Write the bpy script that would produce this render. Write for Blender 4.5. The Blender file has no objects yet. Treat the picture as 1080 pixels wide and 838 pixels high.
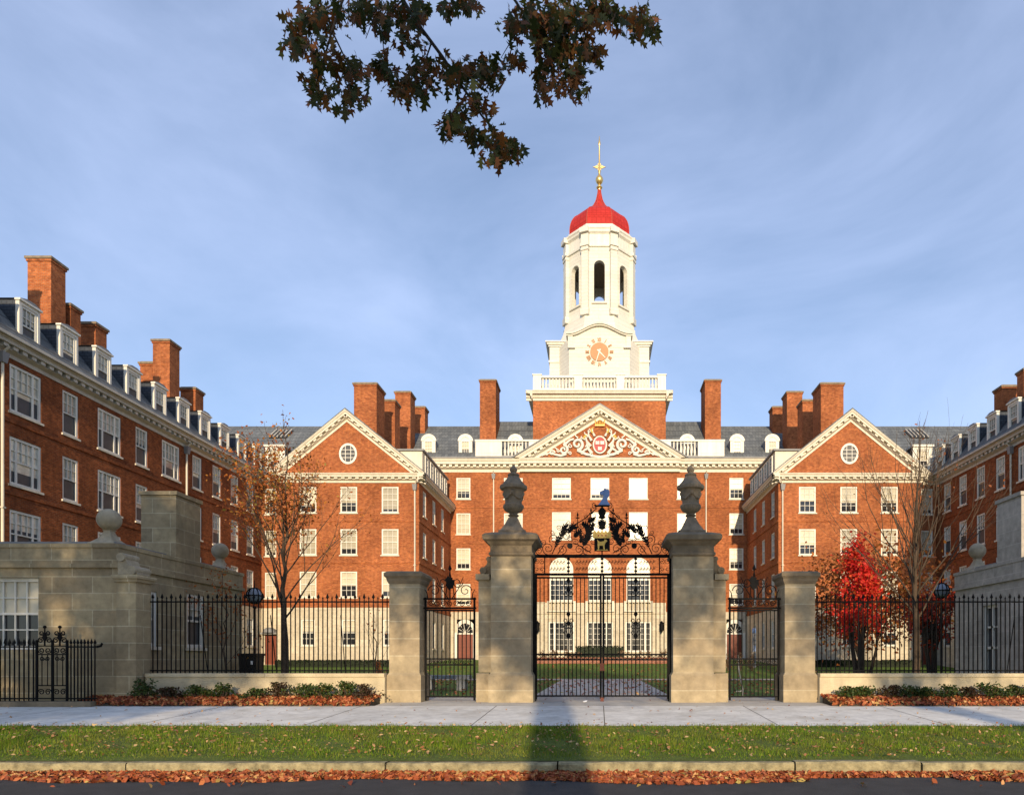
import bpy, math, random
import numpy as np
from mathutils import Vector, Matrix

R = math.radians
PI = math.pi
sc = bpy.context.scene
col = sc.collection

# ------------------------------------------------------------------ camera
cam_d = bpy.data.cameras.new("camera")
cam = bpy.data.objects.new("camera", cam_d)
col.objects.link(cam)
cam.location = (0, 0, 1.75)
cam.rotation_euler = (R(90), 0, 0)
cam_d.sensor_width = 36
cam_d.lens = 24
cam_d.shift_x = -0.0847
cam_d.shift_y = 0.2546
cam_d.clip_end = 3000
sc.camera = cam

# ------------------------------------------------------------------ light
SUN_EL, SUN_AZ = 14.0, 4.5          # low autumn sun behind the camera, a little to the right
w = bpy.data.worlds.new("World")
sc.world = w
w.use_nodes = True
nt = w.node_tree
nt.nodes.clear()
n_out = nt.nodes.new("ShaderNodeOutputWorld")
n_bg = nt.nodes.new("ShaderNodeBackground")
n_sky = nt.nodes.new("ShaderNodeTexSky")
n_sky.sky_type = 'NISHITA'
n_sky.sun_disc = False
n_sky.sun_elevation = R(SUN_EL)
n_sky.sun_rotation = R(180 - SUN_AZ)
n_sky.air_density = 1.0
n_sky.dust_density = 0.3
n_sky.ozone_density = 3.2
n_bg.inputs['Strength'].default_value = 0.15
tc = nt.nodes.new("ShaderNodeTexCoord")
mp = nt.nodes.new("ShaderNodeMapping")
mp.inputs['Scale'].default_value = (1.0, 0.8, 2.0)
mp.inputs['Rotation'].default_value = (0, R(14), R(20))
cn = nt.nodes.new("ShaderNodeTexNoise")
cn.inputs['Scale'].default_value = 2.0
cn.inputs['Detail'].default_value = 7
cn.inputs['Roughness'].default_value = 0.56
cn.inputs['Distortion'].default_value = 0.5
cr = nt.nodes.new("ShaderNodeMapRange")
cr.inputs[1].default_value = 0.34
cr.inputs[2].default_value = 0.76
cr.inputs[3].default_value = 0.18
cr.inputs[4].default_value = 0.52
mx = nt.nodes.new("ShaderNodeMix")
mx.data_type = 'RGBA'
mx.inputs['B'].default_value = (5.9, 6.9, 9.8, 1)
nt.links.new(tc.outputs['Generated'], mp.inputs['Vector'])
nt.links.new(mp.outputs[0], cn.inputs['Vector'])
nt.links.new(cn.outputs['Fac'], cr.inputs[0])
nt.links.new(cr.outputs[0], mx.inputs['Factor'])
nt.links.new(n_sky.outputs[0], mx.inputs['A'])
nt.links.new(mx.outputs['Result'], n_bg.inputs['Color'])
nt.links.new(n_bg.outputs[0], n_out.inputs[0])

sun_d = bpy.data.lights.new("sun", 'SUN')
sun_d.energy = 4.9
sun_d.angle = R(0.8)
sun_d.color = (1.0, 0.80, 0.54)
sun = bpy.data.objects.new("sun", sun_d)
col.objects.link(sun)
sd = Vector((math.sin(R(SUN_AZ)) * math.cos(R(SUN_EL)), -math.cos(R(SUN_AZ)) * math.cos(R(SUN_EL)), math.sin(R(SUN_EL))))
sun.rotation_euler = sd.to_track_quat('Z', 'Y').to_euler()
sun.location = (30, -80, 60)

vs = sc.view_settings
vs.view_transform = 'Standard'
vs.look = 'None'
vs.exposure = 0.08
vs.gamma = 1.0
vs.use_curve_mapping = False
sc.cycles.max_bounces = 6
sc.cycles.diffuse_bounces = 3
sc.cycles.glossy_bounces = 3
sc.cycles.transparent_max_bounces = 8

# ------------------------------------------------------------------ materials
def new_mat(name):
    m = bpy.data.materials.new(name)
    m.use_nodes = True
    t = m.node_tree
    b = t.nodes['Principled BSDF']
    return m, t, b

def add(t, typ, **kw):
    n = t.nodes.new(typ)
    for k, v in kw.items():
        setattr(n, k, v)
    return n

def modulate(t, src, scale, lo, hi, coord='Object', detail=6, vecscale=None):
    """multiply a colour socket by a noise value between lo and hi"""
    c = add(t, "ShaderNodeTexCoord")
    nz = add(t, "ShaderNodeTexNoise")
    nz.inputs['Scale'].default_value = scale
    nz.inputs['Detail'].default_value = detail
    nz.inputs['Roughness'].default_value = 0.62
    if vecscale:
        mpp = add(t, "ShaderNodeMapping")
        mpp.inputs['Scale'].default_value = vecscale
        t.links.new(c.outputs[coord], mpp.inputs['Vector'])
        t.links.new(mpp.outputs[0], nz.inputs['Vector'])
    else:
        t.links.new(c.outputs[coord], nz.inputs['Vector'])
    mr = add(t, "ShaderNodeMapRange")
    mr.inputs[1].default_value = 0.3
    mr.inputs[2].default_value = 0.7
    mr.inputs[3].default_value = lo
    mr.inputs[4].default_value = hi
    t.links.new(nz.outputs['Fac'], mr.inputs[0])
    mu = add(t, "ShaderNodeMix", data_type='RGBA', blend_type='MULTIPLY')
    mu.inputs['Factor'].default_value = 1
    t.links.new(src, mu.inputs['A'])
    t.links.new(mr.outputs[0], mu.inputs['B'])
    return mu.outputs['Result'], nz

def simple(name, c, rough=0.6, var=0.15, scale=2.0, metallic=0.0, bump=0.0, bscale=40, spec=0.4, streak=False):
    m, t, b = new_mat(name)
    rgb = add(t, "ShaderNodeRGB")
    rgb.outputs[0].default_value = (*c, 1)
    o, nz = modulate(t, rgb.outputs[0], scale, 1 - var, 1 + var)
    if streak:
        o, _ = modulate(t, o, 1.0, 0.86, 1.08, vecscale=(4, 4, 0.25))
    t.links.new(o, b.inputs['Base Color'])
    b.inputs['Roughness'].default_value = rough
    b.inputs['Metallic'].default_value = metallic
    b.inputs['Specular IOR Level'].default_value = spec
    if bump:
        c2 = add(t, "ShaderNodeTexCoord")
        n2 = add(t, "ShaderNodeTexNoise")
        n2.inputs['Scale'].default_value = bscale
        n2.inputs['Detail'].default_value = 5
        t.links.new(c2.outputs['Object'], n2.inputs['Vector'])
        bp = add(t, "ShaderNodeBump")
        bp.inputs['Strength'].default_value = bump
        bp.inputs['Distance'].default_value = 0.02
        t.links.new(n2.outputs['Fac'], bp.inputs['Height'])
        t.links.new(bp.outputs[0], b.inputs['Normal'])
    return m

def bricky(name, c1, c2, mortar, bw, rh, ms, rough=0.85, var=(0.75, 1.2), nscale=0.35, bump=0.4, fine=(0.8, 1.2), offset=0.5, tint=None, bdist=0.01, tfac=0.6):
    m, t, b = new_mat(name)
    uv = add(t, "ShaderNodeUVMap")
    br = add(t, "ShaderNodeTexBrick")
    br.offset = offset
    br.inputs['Scale'].default_value = 1.0
    br.inputs['Color1'].default_value = (*c1, 1)
    br.inputs['Color2'].default_value = (*c2, 1)
    br.inputs['Mortar'].default_value = (*mortar, 1)
    br.inputs['Brick Width'].default_value = bw
    br.inputs['Row Height'].default_value = rh
    br.inputs['Mortar Size'].default_value = ms
    br.inputs['Mortar Smooth'].default_value = 0.2
    br.inputs['Bias'].default_value = 0.0
    t.links.new(uv.outputs[0], br.inputs['Vector'])
    o, _ = modulate(t, br.outputs['Color'], nscale, *var)
    o, _ = modulate(t, o, 5.0, *fine)
    if tint:
        o2 = add(t, "ShaderNodeMix", data_type='RGBA')
        o2.inputs['B'].default_value = (*tint, 1)
        c = add(t, "ShaderNodeTexCoord")
        mpp = add(t, "ShaderNodeMapping")
        mpp.inputs['Scale'].default_value = (0.9, 0.9, 0.22)
        nz = add(t, "ShaderNodeTexNoise")
        nz.inputs['Scale'].default_value = 1.4
        nz.inputs['Detail'].default_value = 8
        mr = add(t, "ShaderNodeMapRange")
        mr.inputs[1].default_value = 0.5
        mr.inputs[2].default_value = 0.75
        mr.inputs[4].default_value = tfac
        t.links.new(c.outputs['Object'], mpp.inputs['Vector'])
        t.links.new(mpp.outputs[0], nz.inputs['Vector'])
        t.links.new(nz.outputs['Fac'], mr.inputs[0])
        t.links.new(mr.outputs[0], o2.inputs['Factor'])
        t.links.new(o, o2.inputs['A'])
        o = o2.outputs['Result']
    t.links.new(o, b.inputs['Base Color'])
    b.inputs['Roughness'].default_value = rough
    b.inputs['Specular IOR Level'].default_value = 0.06
    inv = add(t, "ShaderNodeMath", operation='SUBTRACT')
    inv.inputs[0].default_value = 1
    t.links.new(br.outputs['Fac'], inv.inputs[1])
    bp = add(t, "ShaderNodeBump")
    bp.inputs['Strength'].default_value = bump
    bp.inputs['Distance'].default_value = bdist
    t.links.new(inv.outputs[0], bp.inputs['Height'])
    t.links.new(bp.outputs[0], b.inputs['Normal'])
    return m

def leafy(name, stops, rough=0.6, trans=0.3):
    m, t, b = new_mat(name)
    g = add(t, "ShaderNodeNewGeometry")
    ramp = add(t, "ShaderNodeValToRGB")
    el = ramp.color_ramp.elements
    while len(el) < len(stops):
        el.new(0.5)
    for e, (p, c) in zip(el, stops):
        e.position = p
        e.color = (*c, 1)
    t.links.new(g.outputs['Random Per Island'], ramp.inputs[0])
    t.links.new(ramp.outputs[0], b.inputs['Base Color'])
    b.inputs['Roughness'].default_value = rough
    b.inputs['Specular IOR Level'].default_value = 0.3
    tr = add(t, "ShaderNodeBsdfTranslucent")
    t.links.new(ramp.outputs[0], tr.inputs['Color'])
    ms = add(t, "ShaderNodeMixShader")
    ms.inputs[0].default_value = trans
    t.links.new(b.outputs[0], ms.inputs[1])
    t.links.new(tr.outputs[0], ms.inputs[2])
    t.links.new(ms.outputs[0], t.nodes['Material Output'].inputs[0])
    return m

M = {}
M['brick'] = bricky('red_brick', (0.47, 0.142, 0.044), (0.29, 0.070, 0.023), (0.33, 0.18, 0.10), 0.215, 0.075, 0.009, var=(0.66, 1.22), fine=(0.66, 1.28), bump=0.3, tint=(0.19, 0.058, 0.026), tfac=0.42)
M['wing_shade_brick'] = bricky('shade_darkened_brick', (0.31, 0.080, 0.024), (0.17, 0.040, 0.014), (0.20, 0.11, 0.06), 0.215, 0.075, 0.009, var=(0.72, 1.2), fine=(0.65, 1.3), bump=0.35, tint=(0.12, 0.036, 0.018), tfac=0.42)  # darker copy of the red brick, the wings' shade put into its colour
M['garden_brick'] = bricky('garden_brick', (0.33, 0.10, 0.05), (0.22, 0.06, 0.035), (0.36, 0.28, 0.22), 0.215, 0.075, 0.01)
M['stone'] = bricky('limestone_blocks', (0.43, 0.34, 0.20), (0.31, 0.24, 0.145), (0.52, 0.44, 0.29), 1.05, 0.43, 0.012, var=(0.75, 1.15), nscale=0.9, bump=0.25, tint=(0.22, 0.18, 0.12))
M['shade_tone_stone'] = bricky('shade_toned_limestone', (0.48, 0.43, 0.36), (0.40, 0.36, 0.30), (0.53, 0.48, 0.41), 1.05, 0.43, 0.012, var=(0.8, 1.12), nscale=0.9, bump=0.25)  # copy of the lodge limestone with skylit shade put into its colour
M['pale_stone'] = bricky('pale_limestone', (0.60, 0.53, 0.40), (0.52, 0.45, 0.33), (0.45, 0.39, 0.29), 1.1, 0.52, 0.014, var=(0.85, 1.12), nscale=0.7, bump=0.2)
M['pier_stone'] = bricky('pier_limestone', (0.42, 0.34, 0.215), (0.35, 0.275, 0.175), (0.50, 0.43, 0.30), 60.0, 0.455, 0.012, var=(0.72, 1.15), nscale=1.6, bump=0.25, tint=(0.25, 0.20, 0.135))
M['grey_stone'] = simple('weathered_stone', (0.20, 0.155, 0.098), 0.85, 0.28, 3.0, bump=0.5, bscale=30, streak=True)
M['dark_stone'] = simple('dark_weathered_stone', (0.23, 0.178, 0.118), 0.85, 0.35, 5.0, bump=0.5, bscale=25)
M['ball_stone'] = simple('pale_weathered_stone', (0.38, 0.315, 0.21), 0.85, 0.25, 5.0, bump=0.5, bscale=30)
M['wall_stone'] = simple('coping_stone', (0.54, 0.45, 0.29), 0.85, 0.22, 1.5, bump=0.4, bscale=22, streak=True)
M['slate'] = bricky('slate_roof', (0.165, 0.175, 0.175), (0.115, 0.125, 0.13), (0.07, 0.072, 0.075), 0.28, 0.2, 0.012, rough=0.6, var=(0.8, 1.2), nscale=0.5, bump=0.3)
M['dark_slate'] = bricky('slate_cheeks', (0.085, 0.095, 0.11), (0.06, 0.07, 0.085), (0.03, 0.032, 0.04), 0.25, 0.14, 0.012, rough=0.55, var=(0.8, 1.2), nscale=0.8, bump=0.4)
M['white'] = simple('white_paint', (0.72, 0.69, 0.60), 0.5, 0.05, 1.2, streak=True)
M['boards'] = bricky('painted_boards', (0.72, 0.69, 0.60), (0.68, 0.65, 0.56), (0.50, 0.47, 0.40), 60.0, 0.33, 0.012, rough=0.5, var=(0.9, 1.06), nscale=0.6, bump=0.2, fine=(0.94, 1.05))
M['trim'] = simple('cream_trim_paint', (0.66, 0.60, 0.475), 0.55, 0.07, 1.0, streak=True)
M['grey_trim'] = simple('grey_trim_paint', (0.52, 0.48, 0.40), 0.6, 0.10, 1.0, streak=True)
M['lead'] = simple('lead_flashing', (0.22, 0.22, 0.22), 0.6, 0.2, 2)
M['copper_dial'] = simple('copper_dial', (0.48, 0.20, 0.075), 0.5, 0.08, 3)
M['numeral'] = simple('numeral_gilding', (0.40, 0.19, 0.075), 0.45, 0.08, 3)
M['gold'] = simple('gilding', (0.80, 0.55, 0.20), 0.3, 0.1, 6, metallic=0.8)
M['gold_paint'] = simple('gold_paint', (0.75, 0.48, 0.10), 0.45, 0.15, 20)
M['red_dome'] = bricky('red_dome_shingles', (0.50, 0.040, 0.034), (0.44, 0.034, 0.028), (0.33, 0.024, 0.018), 0.42, 0.34, 0.025, rough=0.5, var=(0.9, 1.08), nscale=0.8, bump=0.2, fine=(0.92, 1.06))
M['red_rib'] = simple('dull_rib_metal', (0.42, 0.09, 0.05), 0.5, 0.15, 3)
M['red_paint'] = simple('red_shield_paint', (0.36, 0.014, 0.018), 0.5, 0.08, 4)
M['sky_and_cap_blue'] = simple('crest_skylight_and_cap_blue', (0.16, 0.26, 0.50), 0.5, 0.15, 10)  # plain blue on the phone; on the crest, sky light put into colour
M['iron'] = simple('black_iron', (0.006, 0.006, 0.0065), 0.6, 0.3, 8, spec=0.08)
M['black_plastic'] = simple('black_plastic', (0.015, 0.015, 0.016), 0.5, 0.2, 6)
M['door_wood'] = simple('red_brown_door', (0.17, 0.032, 0.012), 0.5, 0.2, 5)
M['concrete'] = bricky('sidewalk_concrete', (0.78, 0.75, 0.68), (0.73, 0.70, 0.635), (0.24, 0.22, 0.20), 40.0, 1.6, 0.0, var=(0.80, 1.08), nscale=0.9, bump=0.15, fine=(0.82, 1.1), tint=(0.40, 0.36, 0.29), tfac=0.55)
M['paving'] = simple('path_paving', (0.50, 0.465, 0.40), 0.85, 0.2, 1.3, bump=0.3)
M['asphalt'] = simple('asphalt', (0.046, 0.044, 0.041), 0.8, 0.25, 3, bump=0.6, bscale=90)
M['kerb'] = simple('granite_kerb', (0.30, 0.255, 0.14), 0.85, 0.5, 7, bump=0.9, bscale=26, streak=True)
M['soil'] = simple('grass_soil', (0.085, 0.115, 0.014), 0.95, 0.35, 4, bump=0.5)
M['earth'] = simple('earth', (0.075, 0.06, 0.04), 0.95, 0.3, 2, bump=0.5)
M['lawn'] = simple('courtyard_lawn', (0.085, 0.155, 0.014), 0.9, 0.35, 3, bump=0.9, bscale=25)
M['bark'] = simple('bark', (0.080, 0.054, 0.034), 0.9, 0.35, 6, bump=0.8, bscale=18)
M['dark_bark'] = simple('dark_bark', (0.045, 0.032, 0.022), 0.9, 0.35, 6, bump=0.8, bscale=18)
M['terracotta'] = simple('terracotta', (0.34, 0.13, 0.06), 0.8, 0.2, 6)
M['bench_stone'] = simple('bench_granite', (0.27, 0.275, 0.28), 0.8, 0.15, 4)
M['paper'] = simple('white_paper', (0.8, 0.8, 0.78), 0.7, 0.05, 5)
M['lamp_glass'] = simple('lamp_glass', (0.24, 0.28, 0.34), 0.3, 0.05, 5, spec=0.7)
M['blind'] = simple('window_blind', (0.56, 0.50, 0.365), 0.25, 0.22, 0.8, spec=0.5)
M['sash_reflection'] = simple('pale_sash_reflection', (0.66, 0.60, 0.48), 0.10, 0.40, 2.4, spec=0.8)  # bright reflections in the upper sashes, painted as a cream colour
for k_, lo_ in (('blind', 0.62), ('sash_reflection', 0.55)):
    t_ = M[k_].node_tree
    oi = t_.nodes.new('ShaderNodeObjectInfo')
    mr_ = t_.nodes.new('ShaderNodeMapRange')
    mr_.inputs[3].default_value = lo_
    mr_.inputs[4].default_value = 1.12
    t_.links.new(oi.outputs['Random'], mr_.inputs[0])
    b_ = t_.nodes['Principled BSDF']
    src_ = b_.inputs['Base Color'].links[0].from_socket
    mu_ = t_.nodes.new('ShaderNodeMix')
    mu_.data_type = 'RGBA'
    mu_.blend_type = 'MULTIPLY'
    mu_.inputs['Factor'].default_value = 1
    t_.links.new(src_, mu_.inputs['A'])
    t_.links.new(mr_.outputs[0], mu_.inputs['B'])
    t_.links.new(mu_.outputs['Result'], b_.inputs['Base Color'])
M['glass'] = simple('window_glass', (0.022, 0.024, 0.028), 0.06, 0.4, 1.0, spec=0.55)
M['screen'] = simple('insect_screen', (0.055, 0.058, 0.062), 0.45, 0.3, 2.0)
M['oak_leaf'] = leafy('oak_leaves', [(0, (0.028, 0.042, 0.010)), (0.45, (0.050, 0.060, 0.013)), (0.66, (0.115, 0.060, 0.016)), (0.85, (0.19, 0.070, 0.018)), (1, (0.085, 0.036, 0.012))], trans=0.38)
M['orange_leaf'] = leafy('orange_leaves', [(0, (0.20, 0.055, 0.016)), (0.5, (0.42, 0.125, 0.028)), (0.82, (0.54, 0.20, 0.035)), (0.95, (0.38, 0.26, 0.04)), (1, (0.22, 0.18, 0.03))])
M['brown_leaf'] = leafy('brown_leaves', [(0, (0.22, 0.060, 0.018)), (0.5, (0.38, 0.115, 0.028)), (0.85, (0.50, 0.18, 0.040)), (1, (0.40, 0.22, 0.05))])
M['red_leaf'] = leafy('red_leaves', [(0, (0.50, 0.014, 0.014)), (0.6, (0.78, 0.045, 0.030)), (0.9, (0.80, 0.13, 0.035)), (1, (0.6, 0.20, 0.04))], trans=0.35)
M['dark_red_leaf'] = leafy('dark_red_leaves', [(0, (0.24, 0.020, 0.012)), (0.6, (0.50, 0.050, 0.022)), (1, (0.55, 0.12, 0.03))])
M['litter'] = leafy('fallen_leaves', [(0, (0.17, 0.038, 0.016)), (0.45, (0.34, 0.085, 0.032)), (0.78, (0.48, 0.155, 0.055)), (0.94, (0.56, 0.32, 0.13)), (1, (0.40, 0.32, 0.09))], trans=0.1)
M['pale_litter'] = leafy('pale_fallen_leaves', [(0, (0.22, 0.07, 0.03)), (0.4, (0.42, 0.20, 0.08)), (0.75, (0.58, 0.36, 0.17)), (1, (0.60, 0.45, 0.20))], trans=0.1)
M['shrub_leaf'] = leafy('shrub_leaves', [(0, (0.025, 0.045, 0.012)), (0.6, (0.055, 0.095, 0.018)), (0.85, (0.10, 0.12, 0.025)), (1, (0.15, 0.055, 0.018))])
M['red_shrub_leaf'] = leafy('bronze_shrub_leaves', [(0, (0.035, 0.022, 0.012)), (0.6, (0.075, 0.035, 0.016)), (1, (0.06, 0.07, 0.018))])
M['hedge_leaf'] = leafy('hedge_leaves', [(0, (0.008, 0.015, 0.006)), (1, (0.026, 0.040, 0.012))])
M['dry_leaf'] = leafy('dried_flower_heads', [(0, (0.16, 0.085, 0.045)), (0.6, (0.30, 0.20, 0.12)), (1, (0.45, 0.38, 0.28))])
M['blade'] = leafy('grass_blades', [(0, (0.075, 0.145, 0.005)), (0.5, (0.15, 0.260, 0.008)), (0.8, (0.24, 0.300, 0.015)), (1, (0.32, 0.25, 0.07))], trans=0.3)

t_ = M['blade'].node_tree
b_ = t_.nodes['Principled BSDF']
src_ = b_.inputs['Base Color'].links[0].from_socket
mixc = add(t_, "ShaderNodeMix", data_type='RGBA')
mixc.inputs['B'].default_value = (0.26, 0.20, 0.05, 1)
cc_ = add(t_, "ShaderNodeTexCoord")
nn_ = add(t_, "ShaderNodeTexNoise")
nn_.inputs['Scale'].default_value = 0.9
nn_.inputs['Detail'].default_value = 6
rr_ = add(t_, "ShaderNodeMapRange")
rr_.inputs[1].default_value = 0.46
rr_.inputs[2].default_value = 0.70
rr_.inputs[4].default_value = 0.5
t_.links.new(cc_.outputs['Object'], nn_.inputs['Vector'])
t_.links.new(nn_.outputs['Fac'], rr_.inputs[0])
t_.links.new(rr_.outputs[0], mixc.inputs['Factor'])
t_.links.new(src_, mixc.inputs['A'])
o_, _ = modulate(t_, mixc.outputs['Result'], 2.3, 0.6, 1.3)
t_.links.new(o_, b_.inputs['Base Color'])

# ------------------------------------------------------------------ mesh helpers
ORG = {}

def org(o):
    return ORG.get(o.name, Vector((0, 0, 0))) if o else Vector((0, 0, 0))

def box_uv(me, L=None):
    nl = len(me.loops)
    if nl == 0:
        return
    co = np.empty(len(me.vertices) * 3, np.float32)
    me.vertices.foreach_get('co', co)
    co = co.reshape(-1, 3)
    if L is not None:
        co = co + np.array([L.x, L.y, L.z], np.float32)
    no = np.empty(len(me.polygons) * 3, np.float32)
    me.polygons.foreach_get('normal', no)
    no = no.reshape(-1, 3)
    lv = np.empty(nl, np.int32)
    me.loops.foreach_get('vertex_index', lv)
    tot = np.empty(len(me.polygons), np.int32)
    me.polygons.foreach_get('loop_total', tot)
    pi = np.repeat(np.arange(len(tot)), tot)
    flat = np.abs(no[:, 2]) > 0.95
    tx, ty = -no[:, 1], no[:, 0]
    ln = np.sqrt(tx * tx + ty * ty)
    ln[ln < 1e-6] = 1
    tx, ty = tx / ln, ty / ln
    # keep one sense along each axis
    s = np.where(np.abs(tx) >= np.abs(ty), np.sign(tx), np.sign(ty))
    s[s == 0] = 1
    tx, ty = tx * s, ty * s
    tx[flat], ty[flat] = 1, 0
    bx, by, bz = -ty * no[:, 2], tx * no[:, 2], np.sqrt(np.maximum(0, 1 - no[:, 2] ** 2))
    bx[flat], by[flat], bz[flat] = 0, 1, 0
    p = co[lv]
    u = p[:, 0] * tx[pi] + p[:, 1] * ty[pi]
    v = p[:, 0] * bx[pi] + p[:, 1] * by[pi] + p[:, 2] * bz[pi]
    uvl = me.uv_layers.new(name="UVMap")
    uvl.data.foreach_set('uv', np.stack([u, v], 1).astype(np.float32).ravel())

def link(name, me, parent=None, loc=(0, 0, 0)):
    o = bpy.data.objects.new(name, me)
    col.objects.link(o)
    o.location = loc
    if parent:
        o.parent = parent
    ORG[o.name] = org(parent) + Vector(loc)
    return o

class MB:
    def __init__(self):
        self.v, self.f = [], []

    def add(self, vs_, fs_):
        b = len(self.v)
        self.v += [tuple(p) for p in vs_]
        self.f += [tuple(i + b for i in q) for q in fs_]
        return self

    def quad(self, *p):
        return self.add(p, [tuple(range(len(p)))])

    def box(self, x0, x1, y0, y1, z0, z1):
        if x0 > x1: x0, x1 = x1, x0
        if y0 > y1: y0, y1 = y1, y0
        return self.add([(x0, y0, z0), (x1, y0, z0), (x1, y1, z0), (x0, y1, z0), (x0, y0, z1), (x1, y0, z1), (x1, y1, z1), (x0, y1, z1)],
                        [(0, 3, 2, 1), (4, 5, 6, 7), (0, 1, 5, 4), (1, 2, 6, 5), (2, 3, 7, 6), (3, 0, 4, 7)])

    def taper(self, x0, x1, y0, y1, z0, z1, d):
        """box whose top is inset by d"""
        return self.add([(x0, y0, z0), (x1, y0, z0), (x1, y1, z0), (x0, y1, z0), (x0 + d, y0 + d, z1), (x1 - d, y0 + d, z1), (x1 - d, y1 - d, z1), (x0 + d, y1 - d, z1)],
                        [(0, 3, 2, 1), (4, 5, 6, 7), (0, 1, 5, 4), (1, 2, 6, 5), (2, 3, 7, 6), (3, 0, 4, 7)])

    def obox(self, c, a, b, d):
        c, a, b, d = Vector(c), Vector(a), Vector(b), Vector(d)
        p = [c + i * a + j * b + k * d for k in (-1, 1) for (i, j) in ((-1, -1), (1, -1), (1, 1), (-1, 1))]
        return self.add(p, [(0, 3, 2, 1), (4, 5, 6, 7), (0, 1, 5, 4), (1, 2, 6, 5), (2, 3, 7, 6), (3, 0, 4, 7)])

    def prism(self, pts, vec):
        n = len(pts)
        vec = Vector(vec)
        p = [Vector(q) for q in pts]
        return self.add(p + [q + vec for q in p], [tuple(range(n))[::-1], tuple(range(n, 2 * n))] + [(i, (i + 1) % n, n + (i + 1) % n, n + i) for i in range(n)])

    def tube(self, pts, r0, r1=None, n=6, cap=True):
        pts = [Vector(p) for p in pts]
        r1 = r0 if r1 is None else r1
        m = len(pts)
        vs_, fs_ = [], []
        prev = None
        for i, p in enumerate(pts):
            t = (pts[min(i + 1, m - 1)] - pts[max(i - 1, 0)])
            if t.length < 1e-9:
                t = Vector((0, 0, 1))
            t.normalize()
            if prev is None:
                a = t.orthogonal().normalized()
            else:
                a = prev - t * prev.dot(t)
                a = a.normalized() if a.length > 1e-6 else t.orthogonal().normalized()
            prev = a
            b = t.cross(a)
            r = r0 + (r1 - r0) * i / max(1, m - 1)
            for k in range(n):
                an = 2 * PI * k / n
                vs_.append(p + a * (r * math.cos(an)) + b * (r * math.sin(an)))
        for i in range(m - 1):
            for k in range(n):
                fs_.append((i * n + k, i * n + (k + 1) % n, (i + 1) * n + (k + 1) % n, (i + 1) * n + k))
        if cap:
            fs_.append(tuple(range(n))[::-1])
            fs_.append(tuple(range((m - 1) * n, m * n)))
        return self.add(vs_, fs_)

    def lathe(self, prof, cx, cy, n=24, rot=0.0, flute=0.0, nf=0):
        vs_, fs_ = [], []
        m = len(prof)
        for (r, z) in prof:
            for k in range(n):
                an = rot + 2 * PI * k / n
                rr = r * (1 + (flute * math.cos(nf * an) if nf else 0))
                vs_.append((cx + rr * math.cos(an), cy + rr * math.sin(an), z))
        for i in range(m - 1):
            for k in range(n):
                fs_.append((i * n + k, i * n + (k + 1) % n, (i + 1) * n + (k + 1) % n, (i + 1) * n + k))
        fs_.append(tuple(range(n))[::-1])
        fs_.append(tuple(range((m - 1) * n, m * n)))
        return self.add(vs_, fs_)

    def sphere(self, c, r, n=16, m=10, sz=1.0):
        prof = [(max(1e-4, r * math.sin(PI * i / m)), c[2] - sz * r * math.cos(PI * i / m)) for i in range(m + 1)]
        return self.lathe(prof, c[0], c[1], n)

    def sweep(self, p0, p1, out, up, prof):
        """prof = closed list of (out, up) offsets; runs from p0 to p1"""
        p0, p1, out, up = Vector(p0), Vector(p1), Vector(out), Vector(up)
        ps = [p0 + out * a + up * b for a, b in prof]
        return self.prism(ps, p1 - p0)

    def build(self, name, mat, parent=None, smooth=False, uv=True):
        me = bpy.data.meshes.new(name)
        L = org(parent)
        me.from_pydata([(p[0] - L.x, p[1] - L.y, p[2] - L.z) for p in self.v], [], self.f)
        me.materials.append(mat)
        me.update()
        if uv:
            box_uv(me, L)
        if smooth:
            me.shade_smooth()
            try:
                me.set_sharp_from_angle(angle=R(38))
            except Exception:
                pass
        return link(name, me, parent)

def np_mesh(name, verts, nper, mat, parent=None):
    """verts (N*nper,3): N separate faces of nper corners"""
    verts = np.asarray(verts, np.float32).reshape(-1, 3)
    L = org(parent)
    verts = verts - np.array([L.x, L.y, L.z], np.float32)
    nv = len(verts)
    nf = nv // nper
    me = bpy.data.meshes.new(name)
    me.vertices.add(nv)
    me.vertices.foreach_set('co', verts.ravel())
    me.loops.add(nv)
    me.loops.foreach_set('vertex_index', np.arange(nv, dtype=np.int32))
    me.polygons.add(nf)
    me.polygons.foreach_set('loop_start', np.arange(0, nv, nper, dtype=np.int32))
    me.update(calc_edges=True)
    me.validate()
    me.materials.append(mat)
    return link(name, me, parent)

def empty(name, loc, label=None, cat=None, group=None):
    o = bpy.data.objects.new(name, None)
    col.objects.link(o)
    o.location = loc
    o.empty_display_size = 0.3
    ORG[o.name] = Vector(loc)
    return tag(o, label, cat, group)

def tag(o, label=None, cat=None, group=None, kind=None):
    if label: o['label'] = label
    if cat: o['category'] = cat
    if group: o['group'] = group
    if kind: o['kind'] = kind
    return o

def copy_tree(o, parent=None, loc=None):
    c = o.copy()
    col.objects.link(c)
    if parent:
        c.parent = parent
    if loc is not None:
        c.location = loc
    ORG[c.name] = (org(parent) if parent else Vector((0, 0, 0))) + Vector(c.location)
    for ch in list(o.children):
        copy_tree(ch, c)
    return c

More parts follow.
